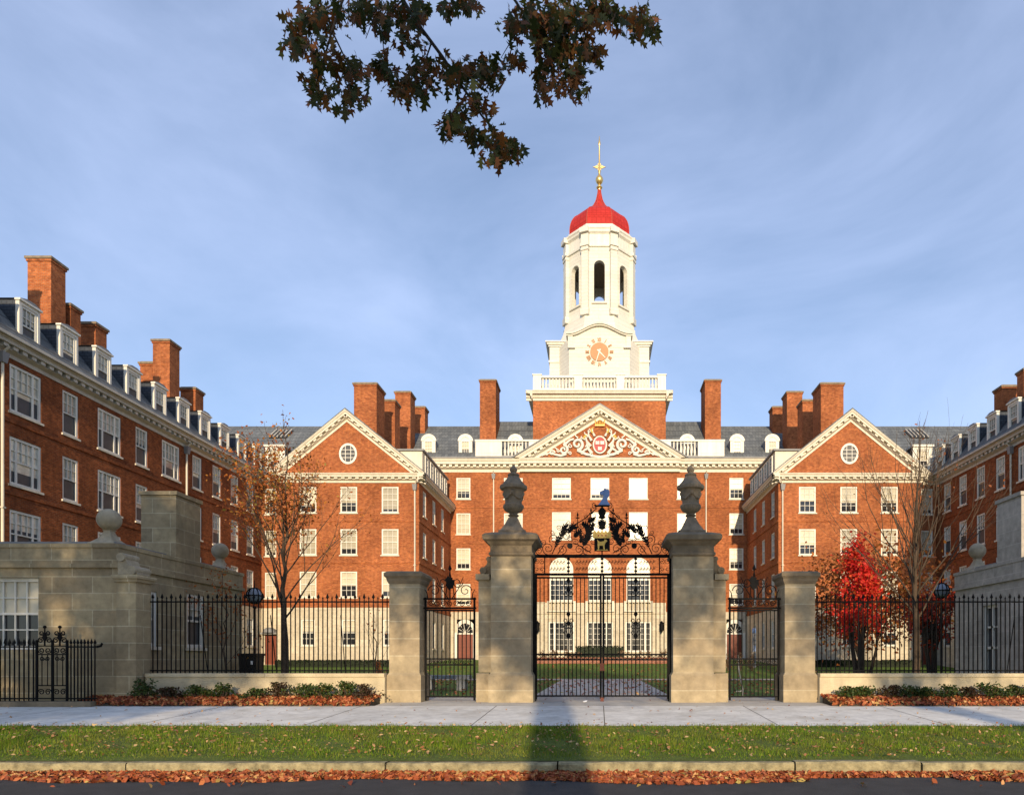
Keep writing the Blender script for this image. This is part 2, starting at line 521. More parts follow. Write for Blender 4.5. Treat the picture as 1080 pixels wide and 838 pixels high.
def leaf_cards(name, pts, size, mat, parent=None, seed=1, jitter=0.35, flat=0.0, lift=0.0, shape='leaf'):
    """many separate leaf shaped faces of random orientation"""
    rg = np.random.default_rng(seed)
    pts = np.asarray(pts, np.float64).reshape(-1, 3)
    n = len(pts)
    s = size * (1 + jitter * rg.uniform(-1, 1, n))
    nrm = rg.normal(size=(n, 3))
    nrm[:, 2] = np.abs(nrm[:, 2]) + flat * 4
    nrm /= np.linalg.norm(nrm, axis=1)[:, None]
    a = rg.normal(size=(n, 3))
    a -= nrm * (a * nrm).sum(1)[:, None]
    a /= np.linalg.norm(a, axis=1)[:, None]
    b = np.cross(nrm, a)
    prof = {'leaf': [(0, -0.55), (0.30, -0.12), (0.24, 0.22), (0, 0.6), (-0.24, 0.22), (-0.30, -0.12)],
            'quad': [(-0.4, -0.5), (0.4, -0.5), (0.4, 0.5), (-0.4, 0.5)]}[shape]
    out = np.empty((n, len(prof), 3))
    for i, (x, y) in enumerate(prof):
        bend = (abs(x) * 0.5) if shape == 'leaf' else 0
        out[:, i] = pts + a * (x * s)[:, None] + b * (y * s)[:, None] + nrm * (bend * s)[:, None]
    out[:, :, 2] += lift
    return np_mesh(name, out, len(prof), mat, parent)

# ------------------------------------------------------------------ windows
WM = {}

def win_data(w, h, cols, rows, blind, style):
    key = (round(w, 2), round(h, 2), cols, rows, round(blind, 2), style)
    if key in WM:
        return WM[key]
    fr = MB()
    fw = 0.10 if style not in ('wide', 'triple') else 0.11
    y0, y1 = 0.035, 0.105
    spring = h - w / 2 if style == 'arch' else h
    fr.box(-w / 2, -w / 2 + fw, y0, y1, 0, spring)
    fr.box(w / 2 - fw, w / 2, y0, y1, 0, spring)
    fr.box(-w / 2 + fw, w / 2 - fw, y0, y1, 0, fw)
    if style == 'arch':
        n = 14
        for k in range(n):
            a0, a1 = PI * k / n, PI * (k + 1) / n
            ro, ri = w / 2, w / 2 - fw
            pts = [(ro * math.cos(a0), y0, spring + ro * math.sin(a0)), (ro * math.cos(a1), y0, spring + ro * math.sin(a1)),
                   (ri * math.cos(a1), y0, spring + ri * math.sin(a1)), (ri * math.cos(a0), y0, spring + ri * math.sin(a0))]
            fr.prism(pts, (0, y1 - y0, 0))
        for k in range(1, 4):
            a = PI * k / 4
            fr.tube([(0, 0.075, spring), ((w / 2 - fw) * math.cos(a), 0.075, spring + (w / 2 - fw) * math.sin(a))], 0.022, n=4)
        rr = w * 0.27
        fr.tube([(rr * math.cos(PI * k / 10), 0.075, spring + rr * math.sin(PI * k / 10)) for k in range(11)], 0.02, n=4)
        fr.box(-w / 2 + fw, w / 2 - fw, y0 + .01, y1, spring - 0.04, spring + 0.04)
    else:
        fr.box(-w / 2 + fw, w / 2 - fw, y0, y1, h - fw, h)
    iw, ih = w - 2 * fw, spring - 2 * fw
    mw = 0.030
    for k in range(1, cols):
        x = -iw / 2 + iw * k / cols
        g = mw
        z_lo = fw
        if style in ('wide', 'triple') and k in (1, cols - 1):
            g = 0.10 if style == 'wide' else 0.16
        elif style in ('screen', 'wide') and blind > 0:
            z_lo = fw + ih / 2
        fr.box(x - g / 2, x + g / 2, 0.055, 0.10, z_lo, fw + ih)
    for k in range(1, rows):
        z = fw + ih * k / rows
        mid = (k * 2 == rows)
        if style in ('screen', 'wide') and blind > 0 and k * 2 < rows:
            continue
        g = 0.06 if mid else mw
        fr.box(-iw / 2, iw / 2, 0.05 if mid else 0.0575, 0.1025, z - g / 2, z + g / 2)
    d = {}
    d['f'] = fr
    pn = MB()
    if style == 'arch':
        pts = [(-w / 2 + .02, 0.11, 0.02), (w / 2 - .02, 0.11, 0.02)] + [((w / 2 - .02) * math.cos(PI * k / 14), 0.11, spring + (w / 2 - .02) * math.sin(PI * k / 14)) for k in range(15)]
        pn.prism(pts, (0, 0.02, 0))
    else:
        pn.box(-w / 2 + .02, w / 2 - .02, 0.11, 0.13, 0.02, h - .02)
    d['p'] = pn
    sl = MB()
    sl.box(-w / 2 - 0.07, w / 2 + 0.07, -0.07, 0.034, -0.09, 0.0)
    d['s'] = sl
    bl = None
    if blind > 0:
        bl = MB()
        zb = fw * .5 + (h - fw) * (1 - blind)
        if style == 'arch':
            zb = min(zb, spring)
            pts = [(-w / 2 + .04, 0.106, zb), (w / 2 - .04, 0.106, zb)] + [((w / 2 - .04) * math.cos(PI * k / 14), 0.106, spring + (w / 2 - .04) * math.sin(PI * k / 14)) for k in range(15)]
            bl.prism(pts, (0, 0.003, 0))
        else:
            bl.box(-w / 2 + .04, w / 2 - .04, 0.106, 0.109, zb, h - .04)
    d['b'] = bl
    def mesh(mb, nm, mt):
        me = bpy.data.meshes.new(nm)
        me.from_pydata(mb.v, [], mb.f)
        me.materials.append(mt)
        me.update()
        return me
    out = (mesh(d['f'], 'window', M['white']), mesh(d['p'], 'pane', M['screen'] if style in ('screen', 'wide') else M['glass']),
           mesh(d['s'], 'sill', M['trim']), mesh(bl, 'blind', M['sash_reflection'] if style in ('screen', 'wide') else M['blind']) if bl else None)  # for screen and wide styles this slab carries the painted reflection
    WM[key] = out
    return out

ROT = {'S': 0.0, 'E': R(90), 'W': R(-90)}

def window(root, x, y, z, w, h, face='S', cols=3, rows=4, blind=0.7, style='sash', sill=True):
    f, p, s, b = win_data(w, h, cols, rows, blind, style)
    L = org(root)
    o = link('window', f, root, (x - L.x, y - L.y, z - L.z))
    o.rotation_euler = (0, 0, ROT[face])
    link('pane', p, o)
    if sill:
        link('sill', s, o)
    if b:
        link('blind', b, o)
    return o

def wall(mb, P, U, N, L, z0, z1, holes=(), depth=0.16):
    us = sorted({0.0, L} | {max(0, min(L, a)) for h in holes for a in h[:2]})
    zs = sorted({z0, z1} | {max(z0, min(z1, a)) for h in holes for a in h[2:4]})
    pt = lambda u, z, d=0.0: (P[0] + U[0] * u - N[0] * d, P[1] + U[1] * u - N[1] * d, z)
    for i in range(len(us) - 1):
        for j in range(len(zs) - 1):
            cu, cz = (us[i] + us[i + 1]) / 2, (zs[j] + zs[j + 1]) / 2
            if any(h[0] < cu < h[1] and h[2] < cz < h[3] for h in holes):
                continue
            mb.quad(pt(us[i], zs[j]), pt(us[i + 1], zs[j]), pt(us[i + 1], zs[j + 1]), pt(us[i], zs[j + 1]))
    for a, b, c, d in [h[:4] for h in holes]:
        if d <= z0 or c >= z1:
            continue
        mb.quad(pt(a, c), pt(a, d), pt(a, d, depth), pt(a, c, depth))
        mb.quad(pt(b, c), pt(b, c, depth), pt(b, d, depth), pt(b, d))
        mb.quad(pt(a, c), pt(a, c, depth), pt(b, c, depth), pt(b, c))
        mb.quad(pt(a, d), pt(b, d), pt(b, d, depth), pt(a, d, depth))

def corn_prof(h, out):
    return [(0, -h), (.05, -h), (.05, -h * .78), (out * .52, -h * .665), (out * .52, -h * .645), (.10, -h * .64), (.10, -h * .425), (out * .80, -h * .42), (out * .80, -h * .24), (out * .88, -h * .20), (out, -.03), (out, 0), (0, 0)]

def cornice(mb, p0, p1, out, h=0.62, o=0.5, step=0.5, up=(0, 0, 1), dent=True, z_scale=1.0):
    p0, p1, out, up = Vector(p0), Vector(p1), Vector(out), Vector(up)
    mb.sweep(p0, p1, out, up, corn_prof(h, o))
    if dent:
        L = (p1 - p0).length
        d = (p1 - p0) / L
        n = max(1, int(L / step))
        for k in range(n):
            c = p0 + d * (L * (k + .5) / n) + out * (.102 + (o * .66 - .102) / 2) - up * (h * .532)
            mb.obox(c, d * (step * .25), out * ((o * .66 - .102) / 2), up * (h * .105))

def chimney(root, x0, x1, y0, y1, z0, z1, label=None):
    m = MB()
    m.box(x0, x1, y0, y1, z0, z1 - .30)
    m.box(x0 - .05, x1 + .05, y0 - .05, y1 + .05, z1 - .30, z1 - .18)
    o = m.build('chimney', M['brick'], root)
    c = MB()
    c.box(x0 - .10, x1 + .10, y0 - .10, y1 + .10, z1 - .18, z1 - .06)
    c.taper(x0 - .04, x1 + .04, y0 - .04, y1 + .04, z1 - .06, z1 + .02, .08)
    c.build('cap', M['dark_stone'], o)
    return o

def downpipe(root, x, y, z0, z1, n, tip=(0, 0)):
    """vertical rainwater pipe on a wall, n = outward"""
    m = MB()
    px, py = x + n[0] * .09, y + n[1] * .09
    m.tube([(px, py, z0), (px, py, z1 - .5)], .055, n=8)
    m.tube([(px, py, z1 - .15), (px + n[0] * .28 + tip[0], py + n[1] * .28 + tip[1], z1 + .12)], .05, n=6)
    for z in (z0 + 1.2, z0 + 4.2, z0 + 7.2):
        if z < z1 - 1:
            m.box(px - .08, px + .08, py - .08, py + .08, z, z + .06)
    o = m.build('downspout', M['trim'], root, smooth=True)
    h = MB()
    h.taper(px - .17, px + .17, py - .17, py + .17, z1 - .12, z1 - .55, .06)
    h.build('hopper', M['lead'], o)
    return o

# ================================================================== SETTING: ground
def strip(name, mat, rows, x0, x1, kind='structure', nx=1):
    """ground strip: rows = [(Y, z)...]"""
    m = MB()
    for i in range(len(rows) - 1):
        for k in range(nx):
            a, b = x0 + (x1 - x0) * k / nx, x0 + (x1 - x0) * (k + 1) / nx
            m.quad((a, rows[i][0], rows[i][1]), (b, rows[i][0], rows[i][1]), (b, rows[i + 1][0], rows[i + 1][1]), (a, rows[i + 1][0], rows[i + 1][1]))
    o = m.build(name, mat)
    return tag(o, kind=kind)

def zg(y):
    """height of the ground behind and before the gates"""
    k = [(-900, -.02), (10.25, 0), (10.42, .19), (13.6, .41), (17.6, .59), (38.5, .60), (50, 1.32), (59, 1.65), (1500, 1.65)]
    for (a, za), (b, zb) in zip(k, k[1:]):
        if y <= b:
            return za + (zb - za) * (y - a) / (b - a)
    return 1.65

strip('ground', M['earth'], [(-900, -.06), (10.4, -.05), (13.6, .37), (17.6, .55), (38.5, .56), (50, 1.28), (59, 1.60), (1500, 1.60)], -900, 900)
strip('road', M['asphalt'], [(-3.2, 0), (10.25, 0)], -300, 300)
strip('river_bank', M['lawn'], [(-60, -.03), (-3.2, .10)], -300, 300)
strip('verge', M['soil'], [(10.42, .19), (11.4, .27), (12.6, .35), (13.6, .405)], -300, 300)
strip('sidewalk', M['concrete'], [(13.6, .41), (17.05, .57)], -300, 300)
strip('gate_apron', M['paving'], [(17.05, .572), (17.6, .594), (20.2, .60)], -5.6, 5.8)
strip('path', M['paving'], [(20.2, .604), (36.5, .604)], -2.0, 2.2)
strip('cross_path', M['paving'], [(36.5, .604), (38.5, .604)], -12.0, 12.0)
strip('lawn', M['lawn'], [(20.2, .588), (38.5, .592), (50, 1.31), (58.9, 1.64)], -24.4, 24.4)
# joints of the pavement slabs, thin dark lines of real width
jm = MB()
for x in [-19.6, -16.2, -12.8, -9.3, -5.9, -2.55, 0.12, 3.6, 7.0, 10.4, 13.9]:
    jm.add([(x - .008, 13.61, .414), (x + .008, 13.61, .414), (x + .008, 17.04, .5735), (x - .008, 17.04, .5735)], [(0, 1, 2, 3)])
tag(jm.build('sidewalk_joint', M['earth']), kind='structure')

# granite kerb: separate stones
random.seed(4)
kx = [-22, -18.6, -14.9, -10.9, -7.1, -3.2, -0.62, 2.95, 4.85, 7.55, 10.6, 14.2, 18]
kroot = empty('kerb', (0, 10.3, 0))
tag(kroot, kind='structure')
for a, b in zip(kx, kx[1:]):
    km = MB()
    zt = .19 + random.uniform(-.012, .012)
    d = random.uniform(-.012, .012)
    n = 10
    for i in range(n):
        xa, xb = a + .012 + (b - a - .024) * i / n, a + .012 + (b - a - .024) * (i + 1) / n
        if i: za, ya = zb, yb
        else: za, ya = zt, 10.25 + d
        zb, yb = zt + random.uniform(-.008, .008), 10.25 + d + random.uniform(-.01, .01)
        km.quad((xa, ya, -.03), (xb, yb, -.03), (xb, yb, zb - .025), (xa, ya, za - .025))
        km.quad((xa, ya, za - .025), (xb, yb, zb - .025), (xb, yb + .025, zb), (xa, ya + .025, za))
        km.quad((xa, ya + .025, za), (xb, yb + .025, zb), (xb, 10.47, zt), (xa, 10.47, zt))
    km.quad((a + .012, 10.25, -.03), (a + .012, 10.47, -.03), (a + .012, 10.47, zt), (a + .012, 10.25, zt - .02))
    km.quad((b - .012, 10.25, -.03), (b - .012, 10.47, -.03), (b - .012, 10.47, zt), (b - .012, 10.25, zt - .02))
    km.build('kerb_stone', M['kerb'], kroot)

# ================================================================== BUILDINGS
rnd = random.Random(11)
CT = 14.95          # cornice top of wings and pavilions
WZ = [12.2, 9.17, 6.12]   # sills of the three brick storeys
WH = 1.87
BASE = 5.4

# ---- brick wings along the court
def wing(s, label):
    root = empty('brick_wing', (s * 30.5, 39, 1.4), label, 'building')
    X = s * 24.5
    ys = [(48.0, .95), (45.95, .95), (43.8, .95), (41.65, .95), (39.1, 1.6), (36.6, .95), (34.2, 1.62), (31.67, .95), (29.2, 1.62), (26.7, .95), (24.2, 1.6)]
    y_start = 21.0
    L = 60 - y_start
    N = (-s, 0)
    face = 'W' if s > 0 else 'E'
    brick, base = MB(), MB()
    holes = []
    for (y, w_) in ys:
        for z in WZ:
            holes.append((y - w_ / 2 - y_start, y + w_ / 2 - y_start, z - .15, z - .15 + 2.0))
    wall(brick, (X, y_start), (0, 1), N, L, BASE, CT - .6, holes)
    bh = [(y - .5 - y_start, y + .5 - y_start, 2.6, 4.6) for (y, w_) in ys]
    wall(base, (X, y_start), (0, 1), N, L, .6, BASE, bh)
    # end walls and back
    for y in (y_start, 60):
        brick.quad((X, y, BASE), (s * 36, y, BASE), (s * 36, y, CT - .3), (X, y, CT - .3))
        base.quad((X, y, .6), (s * 36, y, .6), (s * 36, y, BASE), (X, y, BASE))
    brick.quad((s * 36, y_start, BASE), (s * 36, 60, BASE), (s * 36, 60, CT), (s * 36, y_start, CT))
    # projecting brick bands between storeys
    for z in (11.72, 8.72, 5.62):
        brick.box(X, X - s * .045, y_start, 60, z - .16, z)
    brick.build('wall', M['wing_shade_brick'], root)
    base.build('stone_base', M['pale_stone'], root)
    for (y, w_) in ys:
        wide = w_ > 1.2
        for z in WZ:
            window(root, X, y, z - .15, w_, 2.0, face, 5 if wide else 3, 4, rnd.choice((.5, .5, .46, .55, .62, .4, .72)), 'wide' if wide else 'screen')
        window(root, X, y, 2.6, 1.0, 2.0, face, 3, 4, .5, 'screen')
    c = MB()
    cornice(c, (X, y_start - .3, CT), (X, 60, CT), (-s, 0, 0), .72, .5, .46)
    c.box(X - s * .5, X - s * .60, y_start - .3, 60, CT - .10, CT + .02)
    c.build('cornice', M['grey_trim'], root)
    # steep slated slope behind the cornice, then the flat upper slope
    r = MB()
    p = [(X - s * .36, CT + .02), (X + s * 1.55, CT + 2.45), (s * 30.6, CT + 3.5), (s * 36, CT + .3)]
    r.prism([(p_[0], y_start - .2, p_[1]) for p_ in p], (0, 60.2 - y_start, 0))
    r.build('roof', M['slate'], root)
    # dormers
    for k in range(14):
        y = 49.3 - 2.2 * k
        if y < y_start + 1:
            break
        d = MB()
        xf = X + s * .10
        d.box(xf + s * .15, xf + s * 2.2, y - .52, y + .52, CT + .03, CT + 2.02)
        do = d.build('dormer', M['dark_slate'], root)
        f = MB()
        f.box(xf - s * .02, xf + s * .148, y - .54, y - .42, CT + .03, CT + 2.0)
        f.box(xf - s * .02, xf + s * .148, y + .42, y + .54, CT + .03, CT + 2.0)
        f.box(xf - s * .02, xf + s * .148, y - .42, y + .42, CT + 1.86, CT + 2.0)
        f.box(xf - s * .05, xf + s * .148, y - .42, y + .42, CT + .03, CT + .25)
        f.box(xf - s * .10, xf + s * .148, y - .59, y + .59, CT + 2.0, CT + 2.08)
        f.build('dormer_frame', M['white'], do)
        rf = MB()
        rf.prism([(xf - s * .08, y - .57, CT + 2.082), (xf - s * .08, y + .57, CT + 2.082), (xf - s * .08, y + .2, CT + 2.20), (xf - s * .08, y - .2, CT + 2.20)], (s * 2.8, 0, 0))
        rf.build('dormer_roof', M['lead'], do)
        window(root, xf - s * .02, y, CT + .25, .84, 1.61, face, 3, 4, rnd.choice((.5, .5, .4, .6)), 'screen', sill=False)
    # chimneys on the ridge
    stacks = ((28.0, 29.2, 34.9, 35.85, 22.33), (28.0, 29.0, 36.2, 36.9, 20.6), (28.0, 29.0, 38.0, 38.85, 20.5), (28.0, 29.1, 44.55, 45.6, 22.6), (29.3, 30.2, 44.95, 45.7, 21.3), (28.0, 29.05, 47.4, 48.35, 20.6), (28.0, 29.2, 26.9, 27.9, 22.3))
    if s > 0:
        stacks = ((28.0, 29.05, 47.4, 48.35, 20.75), (28.0, 29.1, 44.95, 45.7, 20.9))
    for (xa, xb, ya, yb, zt) in stacks:
        chimney(root, s * xa if s > 0 else -xb, s * xb if s > 0 else -xa, ya, yb, CT + 2, zt)
    downpipe(root, X, 40.45, .7, CT - .55, (-s, 0))
    downpipe(root, X, 27.95, .7, CT - .55, (-s, 0))
    return root

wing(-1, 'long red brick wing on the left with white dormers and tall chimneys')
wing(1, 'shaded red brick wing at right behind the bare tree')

# ---- gabled pavilions
def pavilion(s, label):
    Y = 49.0
    xc, xi, xo = 18.07, 12.9, 23.15
    root = empty('gabled_pavilion', (s * xc, Y, 1.3), label, 'building')
    cx = [14.98, 17.95, 20.87]
    brick, base = MB(), MB()
    # front wall, u runs from min x to max x
    x0, x1 = (xi, xo) if s > 0 else (-xo, -xi)
    cols_ = sorted(s * c for c in cx)
    holes = [(c - .605 - x0, c + .605 - x0, z, z + WH) for c in cols_ for z in WZ]
    wall(brick, (x0, Y), (1, 0), (0, -1), xo - xi, BASE, CT - .55, holes)
    bh = [(c - .5 - x0, c + .5 - x0, 2.65, 4.55) for c in cols_]
    wall(base, (x0, Y), (1, 0), (0, -1), xo - xi, .9, BASE, bh)
    # gable triangle
    brick.quad((s * (xi - .1), Y + .002, CT - .1), (s * (xo + .1), Y + .002, CT - .1), (s * xc, Y + .002, 19.15))
    # inner side wall towards the court
    ys = [50.6, 53.5, 56.4]
    N = (-s, 0)
    face = 'W' if s > 0 else 'E'
    wall(brick, (s * xi, Y), (0, 1), N, 10.6, BASE, CT - .3, [(y - .48 - Y, y + .48 - Y, z, z + WH) for y in ys for z in WZ])
    wall(base, (s * xi, Y), (0, 1), N, 10.6, .9, BASE, [(y - .42 - Y, y + .42 - Y, 2.5, 4.6) for y in ys])
    # outer return and the set-back link to the wing
    brick.quad((s * xo, Y, BASE), (s * xo, Y + .6, BASE), (s * xo, Y + .6, CT), (s * xo, Y, CT))
    base.quad((s * xo, Y, .9), (s * xo, Y + .6, .9), (s * xo, Y + .6, BASE), (s * xo, Y, BASE))
    lx0, lx1 = (xo, 24.55) if s > 0 else (-24.55, -xo)
    lc = s * 23.83
    wall(brick, (lx0, Y + .6), (1, 0), (0, -1), 1.4, BASE, CT - .3, [(lc - .43 - lx0, lc + .43 - lx0, z, z + WH) for z in WZ])
    wall(base, (lx0, Y + .6), (1, 0), (0, -1), 1.4, .9, BASE, [(lc - .43 - lx0, lc + .43 - lx0, 1.3, 3.45)])
    for z in (11.72, 8.72, 5.62):
        brick.box(x0, x1, Y - .045, Y, z - .16, z)
        brick.box(s * xi - s * .045, s * xi, Y, 59.5, z - .16, z)
    brick.build('wall', M['brick'], root)
    bo = base.build('stone_base', M['pale_stone'], root)
    bl = [1.0, .78, .55, .88, .7, 1.0, .62, .92, .42, .83, .5, .97]
    for c in cols_:
        for z in WZ:
            window(root, c, Y, z, 1.21, WH, 'S', 3, 4, rnd.choice(bl))
        window(root, c, Y, 2.65, 1.0, 1.9, 'S', 3, 4, .45)
    for y in ys:
        for z in WZ:
            window(root, s * xi, y, z, .96, WH, face, 3, 4, rnd.choice(bl))
        window(root, s * xi, y, 2.5, .84, 2.1, face, 2, 4, .5)
    for z in WZ:
        window(root, lc, Y + .6, z, .86, WH, 'S', 3, 4, rnd.choice(bl))
    # red door in the link, with a dark hood
    d = MB()
    d.box(lc - .42, lc + .42, Y + .70, Y + .76, 1.3, 3.45)
    for a in (-.40, .05):
        for (za, zb) in ((1.5, 2.2), (2.35, 3.3)):
            d.box(lc + a + .04, lc + a + .31, Y + .68, Y + .70, za, zb)
    do = d.build('door', M['door_wood'], root)
    h = MB()
    h.box(lc - .6, lc + .6, Y + .25, Y + .6, 3.5, 3.62)
    h.lathe([(.5, 3.62), (.42, 3.85), (.2, 3.98), (.02, 4.0)], lc, Y + .45, 12)
    h.build('door_hood', M['lead'], do)
    # horizontal and raking cornices
    c = MB()
    cornice(c, (s * (xi - .48), Y, CT), (s * (xo + .45), Y, CT), (0, -1, 0), .61, .45, .5)
    cornice(c, (s * xi, Y - .448, CT - .003), (s * xi, 59.4, CT - .003), (-s, 0, 0), .61, .48, .5)
    cornice(c, (s * xo, Y + .6, CT - .003), (s * 24.5, Y + .6, CT - .003), (0, -1, 0), .61, .45, .5)
    c.build('cornice', M['trim'], root)
    rk = MB()
    for sg in (-1, 1):
        tip = xi - .48 if sg < 0 else xo + .45
        half = abs(xc - tip)
        rise = 19.45 - CT
        ln = math.hypot(half, rise)
        dx, dz = -sg * half / ln, rise / ln
        up = Vector((sg * rise / ln * s, 0, half / ln))
        out = Vector((0, -1, 0))
        base_p = Vector((s * tip, Y, CT + .03))
        dr = Vector((s * dx, 0, dz))
        prof = corn_prof(.60, .45)
        A, B = [], []
        for (a, b) in prof:
            q = base_p + out * a + up * b
            tA = (s * tip - q.x) / dr.x          # plumb cut at the tip
            tB = (s * xc - q.x) / dr.x           # plumb mitre at the apex
            A.append(q + dr * tA)
            B.append(q + dr * tB)
        n = len(prof)
        rk.add(A + B, [tuple(range(n)), tuple(range(n, 2 * n))[::-1]] + [(i, (i + 1) % n, n + (i + 1) % n, n + i) for i in range(n)])
        k = 12
        for i in range(k):
            cc = base_p + dr * (ln * (i + 1.3) / (k + .8)) + out * .20 - up * .318
            rk.obox(cc, dr * .125, out * .115, up * .06)
    rk.build('raking_cornice', M['trim'], root)
    # slate roof
    r = MB()
    t = .12
    for sg, xe in ((-1, xi - .40), (1, xo + .38)):
        a0, a1 = Vector((s * xe, Y - .40, CT + .06)), Vector((s * xc, Y - .40, 19.48))
        r.prism([a0, a1, a1 + Vector((0, 0, t)), a0 + Vector((0, 0, t))], (0, 14, 0))
    r.build('roof', M['slate'], root)
    # round window in the gable
    rr = MB()
    cz = 16.42
    for k in range(24):
        a0, a1 = 2 * PI * k / 24, 2 * PI * (k + 1) / 24
        q = lambda ra, a: (s * 17.98 + ra * .92 * math.cos(a), Y - .06, cz + ra * 1.08 * math.sin(a))
        rr.prism([q(.70, a0), q(.70, a1), q(.55, a1), q(.55, a0)], (0, .07, 0))
    for o_ in (-.19, .19):
        rr.box(s * 17.98 + o_ - .02, s * 17.98 + o_ + .02, Y - .045, Y - .02, cz - .55, cz + .55)
    for o_ in (-.28, 0, .28):
        rr.box(s * 17.98 - .48, s * 17.98 + .48, Y - .047, Y - .022, cz + o_ - .02, cz + o_ + .02)
    ro = rr.build('round_window', M['white'], root)
    gp = MB()
    gp.prism([(s * 17.98 + .56 * .92 * math.cos(2 * PI * k / 24), Y - .018, cz + .56 * 1.08 * math.sin(2 * PI * k / 24)) for k in range(24)], (0, .012, 0))
    gp.build('pane', M['screen'], ro)
    # long cream dormer over the inner side, and the single dormer over the link
    d = MB()
    d.box(s * (xi + .12), s * (xi + 3.2), 50.4, 58.6, CT + .1, CT + 2.1)
    dro = d.build('dormer', M['trim'], root)
    dr_ = MB()
    dr_.box(s * (xi - .02), s * (xi + 3.3), 50.25, 58.7, CT + 2.1, CT + 2.22)
    dr_.build('dormer_roof', M['lead'], dro)
    for y in (51.3, 52.9, 54.5, 56.1, 57.7):
        window(root, s * (xi - .03), y, CT + .6, .8, 1.3, face, 2, 4, .0, 'sash', sill=False)
    d = MB()
    dx = s * 23.75
    d.box(dx - .66, dx + .66, 50.27, 52.5, CT + .4, CT + 2.35)
    d1 = d.build('dormer', M['dark_slate'], root)
    f = MB()
    for sg in (-1, 1):
        f.box(dx + sg * .72, dx + sg * .46, 50.06, 50.2, CT + .35, CT + 2.3)
    f.box(dx - .46, dx + .46, 50.06, 50.2, CT + 2.12, CT + 2.3)
    f.box(dx - .46, dx + .46, 50.05, 50.2, CT + .35, CT + .5)
    f.box(dx - .8, dx + .8, 49.95, 51.5, CT + 2.3, CT + 2.45)
    f.build('dormer_frame', M['white'], d1)
    window(root, dx, 50.1, CT + .5, .92, 1.62, 'S', 3, 4, .5, sill=False)
    r = MB()
    r.prism([(s * 22.9, 49.3, CT + .05), (s * 22.9, 53.5, CT + 3.2), (s * 22.9, 60, CT + 3.4), (s * 22.9, 60, CT)], (s * 2.4, 0, 0))
    r.build('link_roof', M['slate'], root)
    # chimneys
    for (xa, xb, ya, yb, zt) in ((16.66, 18.36, 51.2, 53.1, 22.45), (16.6, 17.9, 55.6, 57.0, 22.85)):
        chimney(root, s * xa if s > 0 else -xb, s * xb if s > 0 else -xa, ya, yb, CT + 1.5, zt)
    downpipe(root, s * (xi + .28), Y, 1.2, CT - .62, (0, -1), tip=(-s * .22, 0))
    return root

pavilion(-1, 'sunlit gabled brick block with a round window behind the orange tree')
pavilion(1, 'sunlit gabled brick block with a round window behind the red maple')

# ---- main building
Y = 59.5
MT = 19.0
root = empty('main_building', (0.1, Y, 1.65), 'broad central brick hall with white pediment and carved red shield', 'building')
XC = 0.1
brick, base = MB(), MB()
offs = [-11.9, -7.55, -3.35, 0.0, 3.35, 7.55, 11.9]
rowz = [15.63, 12.55, 9.5, 6.4]
holes = []
wins = []
for o in offs:
    w_ = 1.22 if abs(o) > 10 else 1.63
    cen = abs(o) < 4
    for k, z in enumerate(rowz):
        if cen and k >= 2:
            continue
        h = 1.85
        if cen and k == 1:
            z, h = 12.1, 2.4
        holes.append((XC + o - w_ / 2 + 36, XC + o + w_ / 2 + 36, z, z + h))
        wins.append((XC + o, z, w_, h))
arch = []
for o in (-3.35, 0, 3.35):
    holes.append((XC + o - 1.03 + 36, XC + o + 1.03 + 36, 6.75, 10.55))
    arch.append(XC + o)
wall(brick, (-36, Y), (1, 0), (0, -1), 72, 6.6, MT - 1.05, holes)
wall(brick, (-36, Y), (1, 0), (0, -1), 36 + XC - 5.75, BASE + .4, 6.6, [h for h in holes if h[1] < 36 + XC - 5.7])
wall(brick, (XC + 5.75, Y), (1, 0), (0, -1), 36 - XC - 5.75, BASE + .4, 6.6, [(h[0] - 36 - XC - 5.75, h[1] - 36 - XC - 5.75, h[2], h[3]) for h in holes if h[0] > 36 + XC + 5.7])
for x in arch:      # spandrels over the arched windows
    n = 12
    for sg in (-1, 1):
        pts = [(x + sg * 1.03, Y, 10.55), (x + sg * 1.03, Y, 9.52)] + [(x + sg * 1.03 * math.cos(PI / 2 * k / n), Y, 9.52 + 1.03 * math.sin(PI / 2 * k / n)) for k in range(1, n + 1)]
        brick.quad(*pts)
        for k in range(n):
            a0, a1 = PI / 2 * k / n, PI / 2 * (k + 1) / n
            p = lambda a, d: (x + sg * 1.03 * math.cos(a), Y + d, 9.52 + 1.03 * math.sin(a))
            brick.quad(p(a0, 0), p(a1, 0), p(a1, .16), p(a0, .16))
for z in (15.0, 11.9):
    brick.box(-12.9, 13, Y - .045, Y, z - .16, z)
brick.build('wall', M['brick'], root)
dh = [(XC + o - .72 + 36, XC + o + .72 + 36, 1.65, 5.15) for o in (-11.75, 11.75)]
gw = [(XC + o - 1.12 + 36, XC + o + 1.12 + 36, 2.35, 4.95) for o in (-3.35, 0, 3.35)]
sw = [(XC + o - .6 + 36, XC + o + .6 + 36, 2.6, 4.6) for o in (-7.55, 7.55)]
wall(base, (-36, Y), (1, 0), (0, -1), 72, 1.2, BASE + .4, dh + gw + sw, depth=.2)
hb = [(XC + o - 1.03 - (XC - 5.75), XC + o + 1.03 - (XC - 5.75), 6.45, 6.6) for o in (-3.35, 0, 3.35)]
wall(base, (XC - 5.75, Y), (1, 0), (0, -1), 11.5, BASE + .4, 6.6)
base.box(XC - 5.75, XC + 5.75, Y - .08, Y, 5.62, 5.78)
base.box(XC - 5.75, XC - 4.75, Y - .05, Y, 6.6, 6.66)
base.build('stone_base', M['pale_stone'], root)
blm = [1.0, .8, .65, .97, .85, .55, .9, .74]
